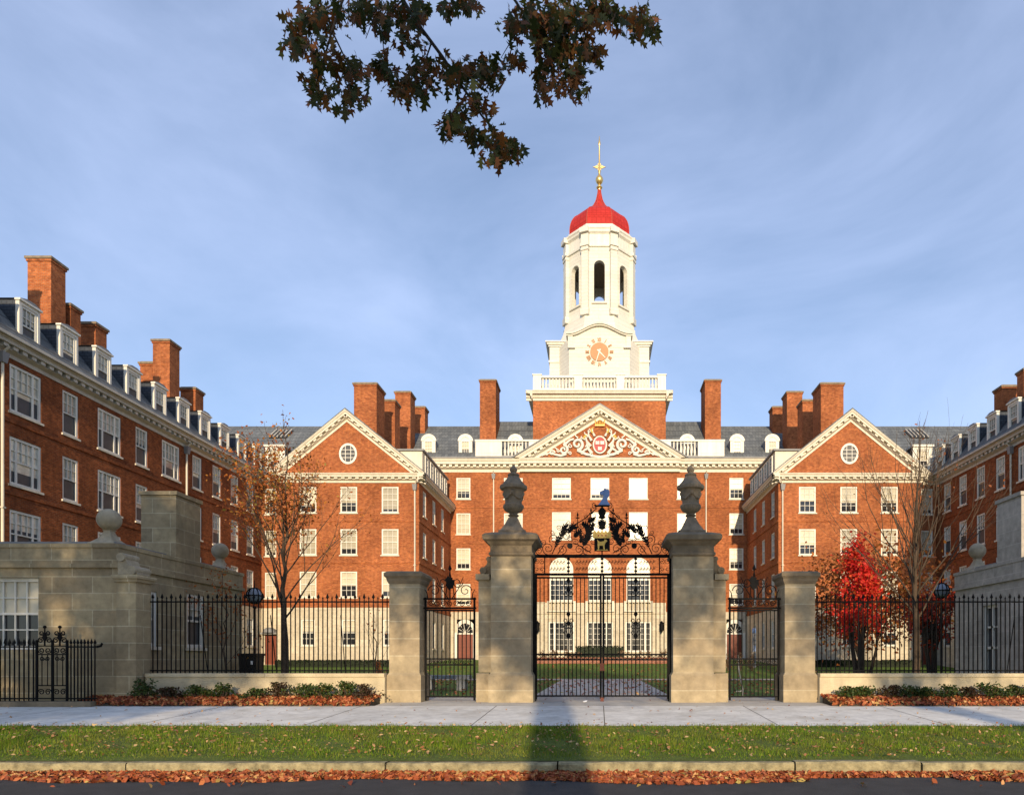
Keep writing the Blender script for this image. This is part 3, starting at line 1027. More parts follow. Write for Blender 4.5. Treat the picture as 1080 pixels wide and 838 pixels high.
for (x, z, w_, h) in wins:
    window(root, x, Y, z, w_, h, 'S', 4 if w_ > 1.5 else 3, 4, 1.0 if h > 2 else rnd.choice(blm))
for x in arch:
    window(root, x, Y, 6.75, 2.06, 3.8, 'S', 5, 6, .52, 'arch', sill=False)
for o in (-3.35, 0, 3.35):
    window(root, XC + o, Y + .02, 2.35, 2.24, 2.6, 'S', 5, 5, 0, 'triple')
for o in (-7.55, 7.55):
    window(root, XC + o, Y, 2.6, 1.2, 2.0, 'S', 3, 4, .4)
# balconets under the arched windows
for x in arch:
    b = MB()
    b.box(x - 1.25, x + 1.25, Y - .30, Y - .003, 6.60, 6.72)
    b.box(x - 1.25, x + 1.25, Y - .28, Y - .003, 5.80, 5.90)
    for sg in (-1, 1):
        b.box(x + sg * 1.25, x + sg * 1.05, Y - .27, Y - .003, 5.90, 6.60)
    bo = b.build('balconet', M['trim'], root)
    for k in range(7):
        bb = MB()
        px = x - .84 + 1.68 * k / 6
        bb.lathe([(.05, 5.9), (.05, 5.95), (.085, 6.1), (.045, 6.4), (.06, 6.58), (.06, 6.6)], px, Y - .15, 8)
        bb.build('baluster', M['trim'], bo, smooth=True)
# arched doors with fanlights
for o in (-11.75, 11.75):
    x = XC + o
    d = MB()
    d.box(x - .68, x + .68, Y + .14, Y + .19, 1.65, 3.85)
    for sg in (-1, 1):
        for (za, zb) in ((1.85, 2.6), (2.75, 3.65)):
            d.box(x + sg * .60, x + sg * .10, Y + .115, Y + .14, za, zb)
    dd = d.build('door', M['door_wood'], root)
    f = MB()
    fr = []
    for k in range(14):
        a0, a1 = PI * k / 14, PI * (k + 1) / 14
        q = lambda ra, a: (x + ra * math.cos(a), Y + .05, 3.97 + ra * 1.25 * math.sin(a))
        f.prism([q(.95, a0), q(.95, a1), q(.68, a1), q(.68, a0)], (0, .12, 0))
    for k in range(1, 7):
        a = PI * k / 7
        f.tube([(x, Y + .12, 3.97), (x + .68 * math.cos(a), Y + .12, 3.97 + .85 * math.sin(a))], .025, n=4)
    f.box(x - .95, x + .95, Y + .04, Y + .2, 3.85, 3.97)
    f.box(x - .95, x - .70, Y - .05, Y + .04, 1.65, 3.97)
    f.box(x + .70, x + .95, Y - .05, Y + .04, 1.65, 3.97)
    ff = f.build('fanlight', M['white'], root)
    g = MB()
    g.prism([(x + .69 * math.cos(PI * k / 14), Y + .15, 3.97 + .86 * math.sin(PI * k / 14)) for k in range(15)], (0, .03, 0))
    g.build('pane', M['glass'], ff)
# wall lanterns
for o in (-5.4, 5.35):
    x = XC + o
    m = MB()
    m.tube([(x, Y, 4.75), (x, Y - .3, 5.0), (x, Y - .42, 4.85)], .03, n=5)
    m.lathe([(.02, 5.0), (.2, 4.8), (.16, 4.74), (.17, 4.2), (.1, 4.1), (.02, 3.95)], x, Y - .42, 6)
    m.build('wall_lantern', M['iron'], root)
c = MB()
for (a, b) in ((-36, XC - 6.95), (XC + 6.95, 36)):
    cornice(c, (a, Y, MT), (b, Y, MT), (0, -1, 0), 1.05, .62, .52)
cornice(c, (XC - 6.95, Y - .22, MT), (XC + 6.95, Y - .22, MT), (0, -1, 0), 1.05, .62, .52)
c.box(XC - 6.95, XC + 6.95, Y - .22, Y - .002, MT - 1.05, MT)
c.build('cornice', M['trim'], root)
# pediment
pd = MB()
pd.prism([(XC - 6.3, Y - .2, MT), (XC + 6.3, Y - .2, MT), (XC, Y - .2, 22.95)], (0, 2.5, 0))
pdo = pd.build('pediment', M['brick'], root)
rk = MB()
for sg in (-1, 1):
    tip, half, rise = 7.35, 7.35, 23.55 - MT
    ln = math.hypot(half, rise)
    dr = Vector((-sg * half / ln, 0, rise / ln))
    up = Vector((sg * rise / ln, 0, half / ln))
    out = Vector((0, -1, 0))
    bp = Vector((XC + sg * tip, Y - .20, MT + .03))
    prof = corn_prof(.95, .62)
    A, B = [], []
    for (a, b) in prof:
        q = bp + out * a + up * b
        zc = (MT + .03 - q.z) / dr.z
        A.append(q + dr * max(zc, 0) if b < 0 else q)
        B.append(q + dr * ((XC - q.x) / dr.x))
    n = len(prof)
    rk.add(A + B, [tuple(range(n)), tuple(range(n, 2 * n))[::-1]] + [(i, (i + 1) % n, n + (i + 1) % n, n + i) for i in range(n)])
    k = 13
    for i in range(k):
        cc = bp + dr * (ln * (i + 2.1) / (k + 1.8)) + out * .27 - up * .503
        rk.obox(cc, dr * .14, out * .165, up * .095)
rk.build('raking_cornice', M['trim'], pdo)
pr = MB()
for sg in (-1, 1):
    pr.prism([(XC + sg * 7.5, Y - .75, MT + .05), (XC, Y - .75, 23.62), (XC, Y - .75, 23.72), (XC + sg * 7.5, Y - .75, MT + .15)], (0, 5.5, 0))
pr.build('pediment_roof', M['lead'], pdo)
# carved coat of arms in the pediment
yp = Y - .22
def spiral(cx, cz, y, r0, r1, a0, turns, n=26):
    return [(cx + (r0 + (r1 - r0) * i / n) * math.cos(a0 + 2 * PI * turns * i / n), y, cz + (r0 + (r1 - r0) * i / n) * math.sin(a0 + 2 * PI * turns * i / n)) for i in range(n + 1)]
cv = MB()
for sg in (-1, 1):
    y = yp - .10
    mir = lambda pts: [(XC + sg * (p[0]), p[1], p[2]) for p in pts]
    # large S scrolls falling towards the corners
    cv.tube(mir(spiral(1.95, 20.30, y, .52, .10, -PI * .5, -1.35)), .15, .09, n=6)
    cv.tube(mir([(.75, y, 19.35), (1.2, y, 19.42), (1.62, y, 19.62), (1.95, y, 19.78)]), .12, .15, n=6)
    cv.tube(mir(spiral(3.15, 19.82, y, .40, .08, PI * .5, 1.35)), .13, .07, n=6)
    cv.tube(mir([(2.25, y, 20.75), (2.6, y, 20.65), (2.95, y, 20.35), (3.15, y, 20.22)]), .10, .13, n=6)
    cv.tube(mir([(2.9, y, 19.45), (3.4, y, 19.3), (3.9, y, 19.4), (4.3, y, 19.55), (4.65, y, 19.45), (5.05, y, 19.3)]), .13, .05, n=6)
    cv.tube(mir(spiral(4.15, 19.55, y, .24, .05, PI, -1.2)), .08, .05, n=5)
    # small curls that fill the field
    for (a, b, r0_, t_, a0_, rr_) in ((1.05, 20.05, .20, 1.2, 0, .06), (1.15, 20.95, .18, -1.2, PI, .055), (1.55, 19.55, .16, 1.2, PI / 2, .05), (2.55, 20.15, .20, -1.2, PI / 2, .055), (2.6, 19.5, .16, 1.2, 0, .05), (3.62, 19.75, .15, 1.2, PI, .05), (.95, 21.45, .16, 1.2, PI / 2, .05), (.75, 19.45, .15, -1.2, 0, .05), (1.62, 20.75, .14, -1.2, PI, .045), (4.62, 19.42, .13, 1.2, 0, .045), (3.0, 20.35, .12, 1.2, 0, .04)):
        cv.tube(mir(spiral(a, b, y - .02, r0_, .04, a0_, t_, 16)), rr_, rr_ * .6, n=5)
    # acanthus leaves round the shield
    for (a, b, c2, d2, r) in ((.70, 19.5, 1.15, 20.4, .16), (.80, 20.1, 1.25, 20.95, .15), (.72, 20.6, 1.0, 21.45, .13), (.45, 21.0, .62, 21.75, .11), (1.1, 19.9, 1.45, 19.55, .12), (1.3, 20.7, 1.62, 21.0, .09), (1.9, 20.85, 2.1, 21.15, .08), (2.95, 20.3, 3.05, 20.6, .07), (3.7, 19.85, 3.85, 20.1, .07), (1.0, 21.0, 1.35, 21.35, .09)):
        cv.tube(mir([(a, y, b), ((a + c2) / 2 + .12, y - .05, (b + d2) / 2), (c2, y, d2)]), r, r * .4, n=6)
cv.tube([(XC - .8, yp - .08, 19.3), (XC, yp - .12, 19.18), (XC + .8, yp - .08, 19.3)], .12, n=6)
co = cv.build('carved_scrolls', M['white'], pdo, smooth=True)
sh = MB()
sh.prism([(XC + .50 * math.cos(2 * PI * k / 28), yp - .12, 20.25 + .66 * math.sin(2 * PI * k / 28)) for k in range(28)], (0, .14, 0))
sho = sh.build('shield', M['red_paint'], pdo)
bk = MB()
ring = [(XC + .56 * math.cos(2 * PI * k / 28), yp - .11, 20.25 + .72 * math.sin(2 * PI * k / 28)) for k in range(29)]
bk.tube(ring, .075, n=6, cap=False)
for (bx, bz) in ((-.21, 20.42), (.21, 20.42), (0, 19.92)):     # three open books
    for sg in (-1, 1):
        bk.prism([(XC + bx, yp - .15, bz - .13), (XC + bx + sg * .165, yp - .19, bz - .16), (XC + bx + sg * .165, yp - .19, bz + .16), (XC + bx, yp - .15, bz + .13)], (0, .05, 0))
bk.build('open_book', M['white'], sho)
cr_ = MB()
cr_.box(XC - .42, XC + .42, yp - .18, yp - .02, 21.86, 21.98)
for k in (-2, -1, 0, 1, 2):
    cr_.tube([(XC + k * .17, yp - .1, 21.98), (XC + k * .2, yp - .1, 22.18 + .12 * (k % 2 == 0))], .07, .03, n=5)
    cr_.sphere((XC + k * .2, yp - .1, 22.24 + .12 * (k % 2 == 0)), .06, 8, 6)
cr_.build('crown_crest', M['gold_paint'], pdo, smooth=True)
for sg in (-1, 1):
    for q in ([(.62, 21.25), (.78, 21.55), (.55, 21.75)], [(1.2, 21.05), (1.36, 20.92), (1.42, 20.75)]):
        cr_ = MB()
        cr_.tube([(XC + sg * a_, yp - .16, b_) for a_, b_ in q], .10, .05, n=6)
        cr_.build('gilded_leaf', M['gold_paint'], pdo, smooth=True)
# roof
r = MB()
r.prism([(-36, Y - .45, MT + .02), (-36, Y + 6.0, 24.0), (-36, Y + 12.5, MT)], (72, 0, 0))
r.prism([(XC - 10.6, Y + .2, MT + .5), (XC - 10.6, Y + 6.0, 24.45), (XC - 10.6, Y + 12, MT)], (21.2, 0, 0))
r.build('roof', M['slate'], root)
g_ = MB()
for (a, b) in ((-36, XC - 7.6), (XC + 7.6, 36)):
    g_.box(a, b, Y - .68, Y - .45, MT + .002, MT + .12)
g_.build('gutter', M['lead'], root)
# parapet beside the pediment, with a short balustrade
for sg in (-1, 1):
    p = MB()
    for (a, b) in ((3.6, 6.2), (8.55, 10.85)):
        x0, x1 = sorted((XC + sg * a, XC + sg * b))
        p.box(x0, x1, Y + .0, Y + .28, MT + .1, 20.65)
        p.box(x0 + .25, x1 - .25, Y - .02, Y, MT + .6, 20.4)
    x0, x1 = sorted((XC + sg * 3.6, XC + sg * 10.9))
    p.box(x0, x1, Y - .05, Y + .33, 20.65, 20.80)
    x0, x1 = sorted((XC + sg * 6.2, XC + sg * 8.55))
    p.box(x0, x1, Y + .03, Y + .25, MT + .1, MT + .42)
    po = p.build('parapet', M['white'], root)
    for k in range(7):
        bb = MB()
        z0 = MT + .42
        bb.lathe([(.07, z0), (.07, z0 + .08), (.115, z0 + .32), (.06, z0 + .8), (.08, z0 + 1.15), (.09, z0 + 1.24)], x0 + .26 + (x1 - x0 - .52) * k / 6, Y + .14, 10)
        bb.build('baluster', M['white'], po, smooth=True)
# arched dormers
for o in (-15.1, -11.85, -7.45, 7.7, 12.1, 15.2):
    x = XC + o
    yd = Y + .75
    d = MB()
    n = 10
    out_ = [(x - .58, yd + .02, MT + .5), (x + .58, yd + .02, MT + .5), (x + .58, yd + .02, 20.9)] + [(x + .58 * math.cos(PI * k / n), yd + .02, 20.9 + .52 * math.sin(PI * k / n)) for k in range(1, n)] + [(x - .58, yd + .02, 20.9)]
    d.prism(out_, (0, 3.0, 0))
    do = d.build('dormer', M['lead'], root)
    f = MB()
    for sg in (-1, 1):
        f.box(x + sg * .60, x + sg * .40, yd - .06, yd + .018, MT + .45, 20.9)
    f.box(x - .40, x + .40, yd - .14, yd + .018, MT + .45, MT + .6)
    for k in range(n):
        a0, a1 = PI * k / n, PI * (k + 1) / n
        q = lambda ra, a: (x + ra * math.cos(a), yd - .10, 20.9 + ra * .92 * math.sin(a))
        f.prism([q(.68, a0), q(.68, a1), q(.38, a1), q(.38, a0)], (0, .3, 0))
    f.prism([(x + .39 * math.cos(PI * k / n), yd - .05, 20.9 + .37 * math.sin(PI * k / n)) for k in range(n + 1)], (0, .06, 0))
    f.build('dormer_frame', M['white'], do)
    window(root, x, yd - .125, MT + .6, .80, 1.32, 'S', 3, 4, rnd.choice((.6, 1.0, .8)), sill=False)
# skylights over the links
for s in (-1, 1):
    m = MB()
    x = s * 29.6
    sl = 5.0 / 6.45
    yb = Y + 3.4
    zf = lambda yy: MT + .02 + (yy - (Y - .45)) * sl
    for k in range(5):
        xx = x + (k - 2) * .36
        m.prism([(xx - .045, yb, zf(yb) + .02), (xx + .045, yb, zf(yb) + .02), (xx + .045, yb + 1.5, zf(yb + 1.5) + .02), (xx - .045, yb + 1.5, zf(yb + 1.5) + .02)], (0, -.12, .16))
    so = m.build('skylight', M['grey_trim'], root)
    m = MB()
    m.prism([(x - .8, yb, zf(yb) + .015), (x + .8, yb, zf(yb) + .015), (x + .8, yb + 1.5, zf(yb + 1.5) + .015), (x - .8, yb + 1.5, zf(yb + 1.5) + .015)], (0, -.06, .08))
    m.build('pane', M['glass'], so)
# chimneys
for s in (-1, 1):
    for (xa, xb, ya, yb, zt) in ((9.5, 10.95, 62.0, 64.4, 27.1), (16.55, 17.9, 60.0, 61.5, 25.25), (16.3, 17.4, 64.0, 65.2, 25.4)):
        chimney(root, (s * xa if s > 0 else -xb) + (.15 if xa < 10 else 0), (s * xb if s > 0 else -xa) + (.15 if xa < 10 else 0), ya, yb, MT + 1, zt)
    downpipe(root, XC + s * 9.25, Y, 1.7, MT - 1.1, (0, -1))
# back and end walls
bw = MB()
bw.quad((-36, Y + 12.3, 1.2), (36, Y + 12.3, 1.2), (36, Y + 12.3, MT), (-36, Y + 12.3, MT))
for x in (-35.9, 35.9):
    bw.quad((x, Y, 1.2), (x, Y + 12.3, 1.2), (x, Y + 12.3, MT), (x, Y, MT))
bw.build('rear_wall', M['brick'], root)

# ---- clock tower
TX, TY = 0.06, 66.0
root = empty('clock_tower', (TX, TY, 19.0), 'white clock tower with open lantern, red dome and gilded finial', 'tower')
m = MB()
m.box(TX - 5.93, TX + 5.93, 61.0, 71.0, 19.5, 24.75)
m.build('brick_stage', M['brick'], root)
m = MB()
prof = [(0, -.75), (.08, -.75), (.08, -.55), (.2, -.48), (.22, -.3), (.5, -.24), (.52, -.12), (.6, 0), (0, 0)]
z = 25.48
m.sweep((TX - 6.53, 61.0, z), (TX + 6.53, 61.0, z), (0, -1, 0), (0, 0, 1), prof)
for sg in (-1, 1):
    m.sweep((TX + sg * 5.93, 60.41, z - .003), (TX + sg * 5.93, 71.5, z - .003), (sg, 0, 0), (0, 0, 1), prof)
m.box(TX - 5.93, TX + 5.93, 61.0, 71.0, 24.76, z - .004)
m.build('cornice', M['trim'], root)
# balustrade
bal = MB()
yb0 = 60.75
z0, z1 = 25.5, 26.95
posts = [-5.55, -1.87, 1.87, 5.55]
for p in posts:
    bal.box(TX + p - .36, TX + p + .36, yb0, yb0 + .5, z0, z1)
    bal.box(TX + p - .42, TX + p + .42, yb0 - .05, yb0 + .55, z1, z1 + .10)
for a, b in zip(posts, posts[1:]):
    bal.box(TX + a + .36, TX + b - .36, yb0 + .06, yb0 + .44, z0, z0 + .30)
    bal.box(TX + a + .36, TX + b - .36, yb0 + .04, yb0 + .46, z1 - .22, z1 - .02)
for sg in (-1, 1):
    x = TX + sg * 5.55
    for yy in (65.0, 69.5):
        bal.box(x - .36, x + .36, yy, yy + .7, z0, z1)
    bal.box(x - .19, x + .19, yb0 + .5, 70, z0 + .003, z0 + .30)
    bal.box(x - .21, x + .21, yb0 + .5, 70, z1 - .22, z1 - .02)
bo = bal.build('balustrade', M['white'], root)
bm_ = MB()
bm_.lathe([(.085, 0), (.085, .07), (.12, .3), (.065, .66), (.09, .86), (.10, .93)], 0, 0, 10)
first = None
for a, b in zip(posts, posts[1:]):
    n = 10
    for k in range(n):
        x = TX + a + .36 + (b - a - .72) * (k + .5) / n
        if first is None:
            me_o = MB()
            me_o.lathe([(.085, z0 + .3), (.085, z0 + .37), (.12, z0 + .6), (.065, z0 + .96), (.09, z0 + 1.16), (.10, z0 + 1.24)], x, yb0 + .25, 10)
            first = me_o.build('baluster', M['white'], bo, smooth=True)
            fx = x
        else:
            c_ = first.copy()
            col.objects.link(c_)
            c_.parent = bo
            c_.location = (x - fx, 0, 0)
for sg in (-1, 1):
    for yy in [61.7 + .42 * k for k in range(8)] + [66.0 + .42 * k for k in range(8)]:
        c_ = first.copy()
        col.objects.link(c_)
        c_.parent = bo
        c_.location = (TX + sg * 5.55 - fx, yy - (yb0 + .25), 0)
# clock stage: cross plan
cs = MB()
fa, fl = 2.75, TY - 61.9
sa, sl_ = 2.6, 4.62
plan = [(-fa, -fl), (fa, -fl), (3.72, -sa), (sl_, -sa), (sl_, sa), (3.72, sa), (fa, fl), (-fa, fl), (-3.72, sa), (-sl_, sa), (-sl_, -sa), (-3.72, -sa)]
cs.prism([(TX + x, TY + y, 25.5) for x, y in plan], (0, 0, 4.6))
sc_ = lambda k, z: [(TX + x * k, TY + y * k, z) for x, y in plan]
cs.prism([(TX + x * 1.0, TY + y * 1.0, 30.1) for x, y in plan], (0, 0, .55))
cs.build('clock_stage', M['boards'], root)
cm = MB()
for sg in (-1, 1):       # cornices of the side arms
    for (z_, hh, oo) in ((30.65, .16, .10), (30.81, .16, .24), (30.97, .12, .36)):
        x0, x1 = sorted((TX + sg * 3.0, TX + sg * (sl_ + oo)))
        cm.box(x0, x1, TY - sa - oo, TY + sa + oo, z_, z_ + hh)
    x0, x1 = sorted((TX + sg * 3.74, TX + sg * (sl_ + .08)))
    cm.box(x0, x1, TY - sa - .08, TY + sa + .08, 29.2, 29.38)
cm.build('side_cornice', M['white'], root)
# curved front over the clock
def ogee(x):
    a = abs(x) / 2.95
    return 30.90 + .92 * (0.5 + 0.5 * math.cos(PI * min(1, a * 1.06)))
n = 28
fp = MB()
pts = [(TX - 2.75, 61.86, 29.9)] + [(TX + 2.75, 61.86, 29.9)] + [(TX + 2.75 - 5.5 * k / n, 61.86, ogee(2.75 - 5.5 * k / n)) for k in range(n + 1)]
fp.prism(pts, (0, 1.3, 0))
for (dz0, dz1, yo) in ((-.02, .10, .24), (.10, .22, .36)):
    for k in range(n):
        xa, xb = -3.0 + 6.0 * k / n, -3.0 + 6.0 * (k + 1) / n
        za, zb = ogee(xa), ogee(xb)
        fp.prism([(TX + xa, 61.86 - yo, za + dz0), (TX + xb, 61.86 - yo, zb + dz0), (TX + xb, 61.86 - yo, zb + dz1), (TX + xa, 61.86 - yo, za + dz1)], (0, 1.4 + yo, 0))
for sg in (-1, 1):       # consoles
    x0, x1 = sorted((TX + sg * 2.85, TX + sg * 2.2))
    fp.box(x0, x1, 61.66, 61.9, 29.8, 29.98)
    x0, x1 = sorted((TX + sg * 2.85, TX + sg * 2.42))
    fp.box(x0, x1, 61.70, 61.9, 29.98, 30.9)
fp.build('clock_gable', M['boards'], root)
# clock face
CZ, CY = 29.5, 61.86
ck = MB()
ck.prism([(TX + .83 * math.cos(2 * PI * k / 40), CY - .05, CZ + .83 * math.sin(2 * PI * k / 40)) for k in range(40)], (0, .06, 0))
cko = ck.build('clock_face', M['copper_dial'], root)
ROMAN = ['XII', 'I', 'II', 'III', 'IV', 'V', 'VI', 'VII', 'VIII', 'IX', 'X', 'XI']
for k, t_ in enumerate(ROMAN):
    nm = MB()
    a = PI / 2 - 2 * PI * k / 12
    ur = Vector((math.cos(a), 0, math.sin(a)))
    ut = Vector((math.sin(a), 0, -math.cos(a)))
    c0 = Vector((TX, CY - .03, CZ)) + ur * 1.10
    h, sw_ = .17, .03
    wd = {'I': .085, 'V': .17, 'X': .17}
    tw = sum(wd[ch] for ch in t_)
    x = -tw / 2
    for ch in t_:
        cxx = x + wd[ch] / 2
        if ch == 'I':
            nm.obox(c0 + ut * cxx, ut * sw_, ur * h, (0, .02, 0))
        elif ch == 'V':
            for sg in (-1, 1):
                d_ = (ur * (2 * h) + ut * (sg * .11)).normalized()
                nm.obox(c0 + ut * (cxx + sg * .035), d_ * h, d_.cross(Vector((0, 1, 0))) * sw_, (0, .02 + .001 * sg, 0))
        else:
            for sg in (-1, 1):
                d_ = (ur * (2 * h) + ut * (sg * .15)).normalized()
                nm.obox(c0 + ut * cxx, d_ * h, d_.cross(Vector((0, 1, 0))) * sw_, (0, .02 + .001 * sg, 0))
        x += wd[ch]
    nm.build('numeral', M['numeral'], cko)
hd = MB()
for (ang, ln, wd_) in ((PI / 2 - 2 * PI * (33 / 60), 1.02, .055), (PI / 2 - 2 * PI * (4.55 / 12), .78, .07)):
    d_ = Vector((math.cos(ang), 0, math.sin(ang)))
    q_ = d_.cross(Vector((0, 1, 0)))
    c0 = Vector((TX, CY - .09 - .02 * (ln > 1), CZ))
    p = [c0 - d_ * .25 + q_ * wd_, c0 - d_ * .25 - q_ * wd_, c0 + d_ * ln - q_ * wd_ * .4, c0 + d_ * ln + q_ * wd_ * .4]
    hd.prism(p, (0, .018, 0))
hd.lathe([(.10, 0), (.10, .01)], 0, 0, 8)
hd.v = hd.v[:-16]
hd.f = [f_ for f_ in hd.f if max(f_) < len(hd.v)]
hd.build('clock_hand', M['white'], cko)

# octagonal lantern
AP = 3.14
def octa(ap, z):
    r_ = ap / math.cos(PI / 8)
    return [(TX + r_ * math.cos(PI / 8 + k * PI / 4), TY + r_ * math.sin(PI / 8 + k * PI / 4), z) for k in range(8)]
def octa_solid(mb, levels):
    rings = [octa(a, z) for a, z in levels]
    vs_ = [p for r_ in rings for p in r_]
    fs_ = [tuple(range(8))[::-1], tuple(range(8 * (len(rings) - 1), 8 * len(rings)))]
    for i in range(len(rings) - 1):
        for k in range(8):
            fs_.append((i * 8 + k, i * 8 + (k + 1) % 8, (i + 1) * 8 + (k + 1) % 8, (i + 1) * 8 + k))
    mb.add(vs_, fs_)
lb = MB()
octa_solid(lb, [(3.85, 30.6), (3.85, 31.2), (3.80, 31.4), (3.62, 31.8), (3.43, 32.3), (3.28, 32.9), (3.19, 33.5), (3.14, 33.9)])
lb.build('lantern_base', M['boards'], root)
lt = MB()
zs0, zs1 = 33.9, 39.6
fwid = AP * math.tan(PI / 8)          # half face width
ow, sill_, spr = .50, 34.55, 37.85    # half opening, sill and springing
for k in range(8):
    a = k * PI / 4 - PI / 2
    N_ = Vector((math.cos(a), math.sin(a), 0))
    U_ = Vector((-math.sin(a), math.cos(a), 0))
    C_ = Vector((TX, TY, 0))
    pt = lambda u, z, d=0: C_ + N_ * (AP - d) + U_ * u + Vector((0, 0, z))
    th = .38
    for d in (0, th):
        f_ = fwid - d * math.tan(PI / 8)
        lt.quad(pt(-f_, zs0, d), pt(f_, zs0, d), pt(f_, sill_, d), pt(-f_, sill_, d))
        for sg in (-1, 1):
            lt.quad(pt(sg * f_, sill_, d), pt(sg * ow, sill_, d), pt(sg * ow, spr, d), pt(sg * f_, spr, d))
            n = 8
            lt.quad(*([pt(sg * f_, spr, d), pt(sg * f_, zs1, d), pt(0, zs1, d)] + [pt(sg * ow * math.sin(PI / 2 * i / n), spr + ow * math.cos(PI / 2 * i / n), d) for i in range(n + 1)]))
    lt.quad(pt(-ow, sill_), pt(ow, sill_), pt(ow, sill_, th), pt(-ow, sill_, th))
    edge = [(-ow, sill_), (-ow, spr)] + [(-ow * math.cos(PI * i / 16), spr + ow * math.sin(PI * i / 16)) for i in range(1, 16)] + [(ow, spr), (ow, sill_)]
    for e0, e1 in zip(edge, edge[1:]):
        lt.quad(pt(*e0), pt(*e1), pt(*e1, th), pt(*e0, th))
    # raised surround and sill
    for e0, e1 in zip(edge, edge[1:]):
        sx = lambda e: (e[0] * 1.22, (spr + (e[1] - spr) * 1.22) if e[1] > spr else e[1])
        lt.prism([pt(*e0, -.05), pt(*e1, -.05), pt(*sx(e1), -.05), pt(*sx(e0), -.05)], -N_ * .06)
    lt.obox(pt(0, sill_ - .09, -.06), U_ * .72, N_ * .09, (0, 0, .08))
    # corner pilaster (on the vertex clockwise of this face)
    V_ = C_ + N_ * (AP) + U_ * fwid
    av = a + PI / 8
    Nv = Vector((math.cos(av), math.sin(av), 0))
    Uv = Vector((-math.sin(av), math.cos(av), 0))
    lt.obox(V_ + Nv * .0 + Vector((0, 0, 36.75)), Uv * .33, Nv * .16, (0, 0, 2.85))
    lt.obox(V_ + Nv * .04 + Vector((0, 0, 33.6)), Uv * .40, Nv * .20, (0, 0, .3))
    lt.obox(V_ + Nv * .03 + Vector((0, 0, 39.35)), Uv * .38, Nv * .20, (0, 0, .12))
lt.build('lantern', M['boards'], root)
fl_ = MB()
octa_solid(fl_, [(AP - .2, 39.0), (AP - .2, 39.2)])
fl_.build('lantern_ceiling', M['dark_stone'], root)
fl_ = MB()
octa_solid(fl_, [(AP - .2, 33.91), (AP - .2, 34.1)])
fl_.build('lantern_floor', M['lead'], root)
en = MB()
octa_solid(en, [(3.16, 39.6), (3.26, 39.62), (3.28, 39.82), (3.16, 39.88), (3.16, 40.78), (3.24, 40.86), (3.34, 40.95), (3.37, 41.12), (3.45, 41.22), (3.45, 41.33), (3.0, 41.55), (2.92, 41.9)])
for k in range(8):
    av = k * PI / 4 - PI / 2 + PI / 8
    Nv = Vector((math.cos(av), math.sin(av), 0))
    Uv = Vector((-math.sin(av), math.cos(av), 0))
    V_ = Vector((TX, TY, 0)) + Nv * (3.14 / math.cos(PI / 8))
    en.obox(V_ + Vector((0, 0, 40.3)), Uv * .36, Nv * .17, (0, 0, .44))
    en.obox(V_ + Nv * .06 + Vector((0, 0, 39.75)), Uv * .42, Nv * .20, (0, 0, .13))
    en.obox(V_ + Nv * .12 + Vector((0, 0, 41.05)), Uv * .42, Nv * .26, (0, 0, .22))
en.build('lantern_cornice', M['white'], root)
# dome
dm = MB()
prof_px = [(246, 30.6), (242, 30.8), (238.8, 30.5), (236, 29.9), (233, 28.7), (231, 27.4), (228.8, 25.6), (227, 23.0), (225, 19.6), (223, 16.4), (220, 12.4), (217.3, 9.0), (214.4, 6.2), (211.5, 4.4), (208.7, 3.2), (203, 1.8), (200, 1.5)]
octa_solid(dm, [(r_ / 10.95, 41.85 + (246 - y_) / 46 * (47.0 - 41.85)) for y_, r_ in prof_px])
dmo = dm.build('dome', M['red_dome'], root)
for k in range(8):      # standing ribs on the arrises
    rb = MB()
    rr_px = [octa(r_ / 10.95 + .01, 41.85 + (246 - y_) / 46 * (47.0 - 41.85))[k] for y_, r_ in prof_px]
    rb.tube(rr_px, .032, .02, n=5)
    rb.build('rib', M['red_rib'], dmo)
fn = MB()
fn.lathe([(.14, 46.95), (.16, 47.05), (.28, 47.15), (.30, 47.22), (.16, 47.3), (.12, 47.5), (.24, 47.62), (.36, 47.85), (.36, 48.05), (.24, 48.28), (.12, 48.4), (.10, 48.6), (.14, 48.75), (.09, 49.0), (.08, 49.6), (.06, 51.2), (.10, 51.35), (.12, 51.5), (.06, 51.8), (.02, 52.2)], TX, TY, 14)
for k in range(4):
    a = k * PI / 2
    d_ = Vector((math.cos(a), 0, math.sin(a)))
    q_ = Vector((-math.sin(a), 0, math.cos(a)))
    c0 = Vector((TX, TY - .04, 49.2))
    fn.prism([c0, c0 + d_ * .24 + q_ * .17, c0 + d_ * .40 + q_ * .06, c0 + d_ * .62, c0 + d_ * .40 - q_ * .06, c0 + d_ * .24 - q_ * .17], (0, .08, 0))
fn.build('finial', M['gold'], root, smooth=True)

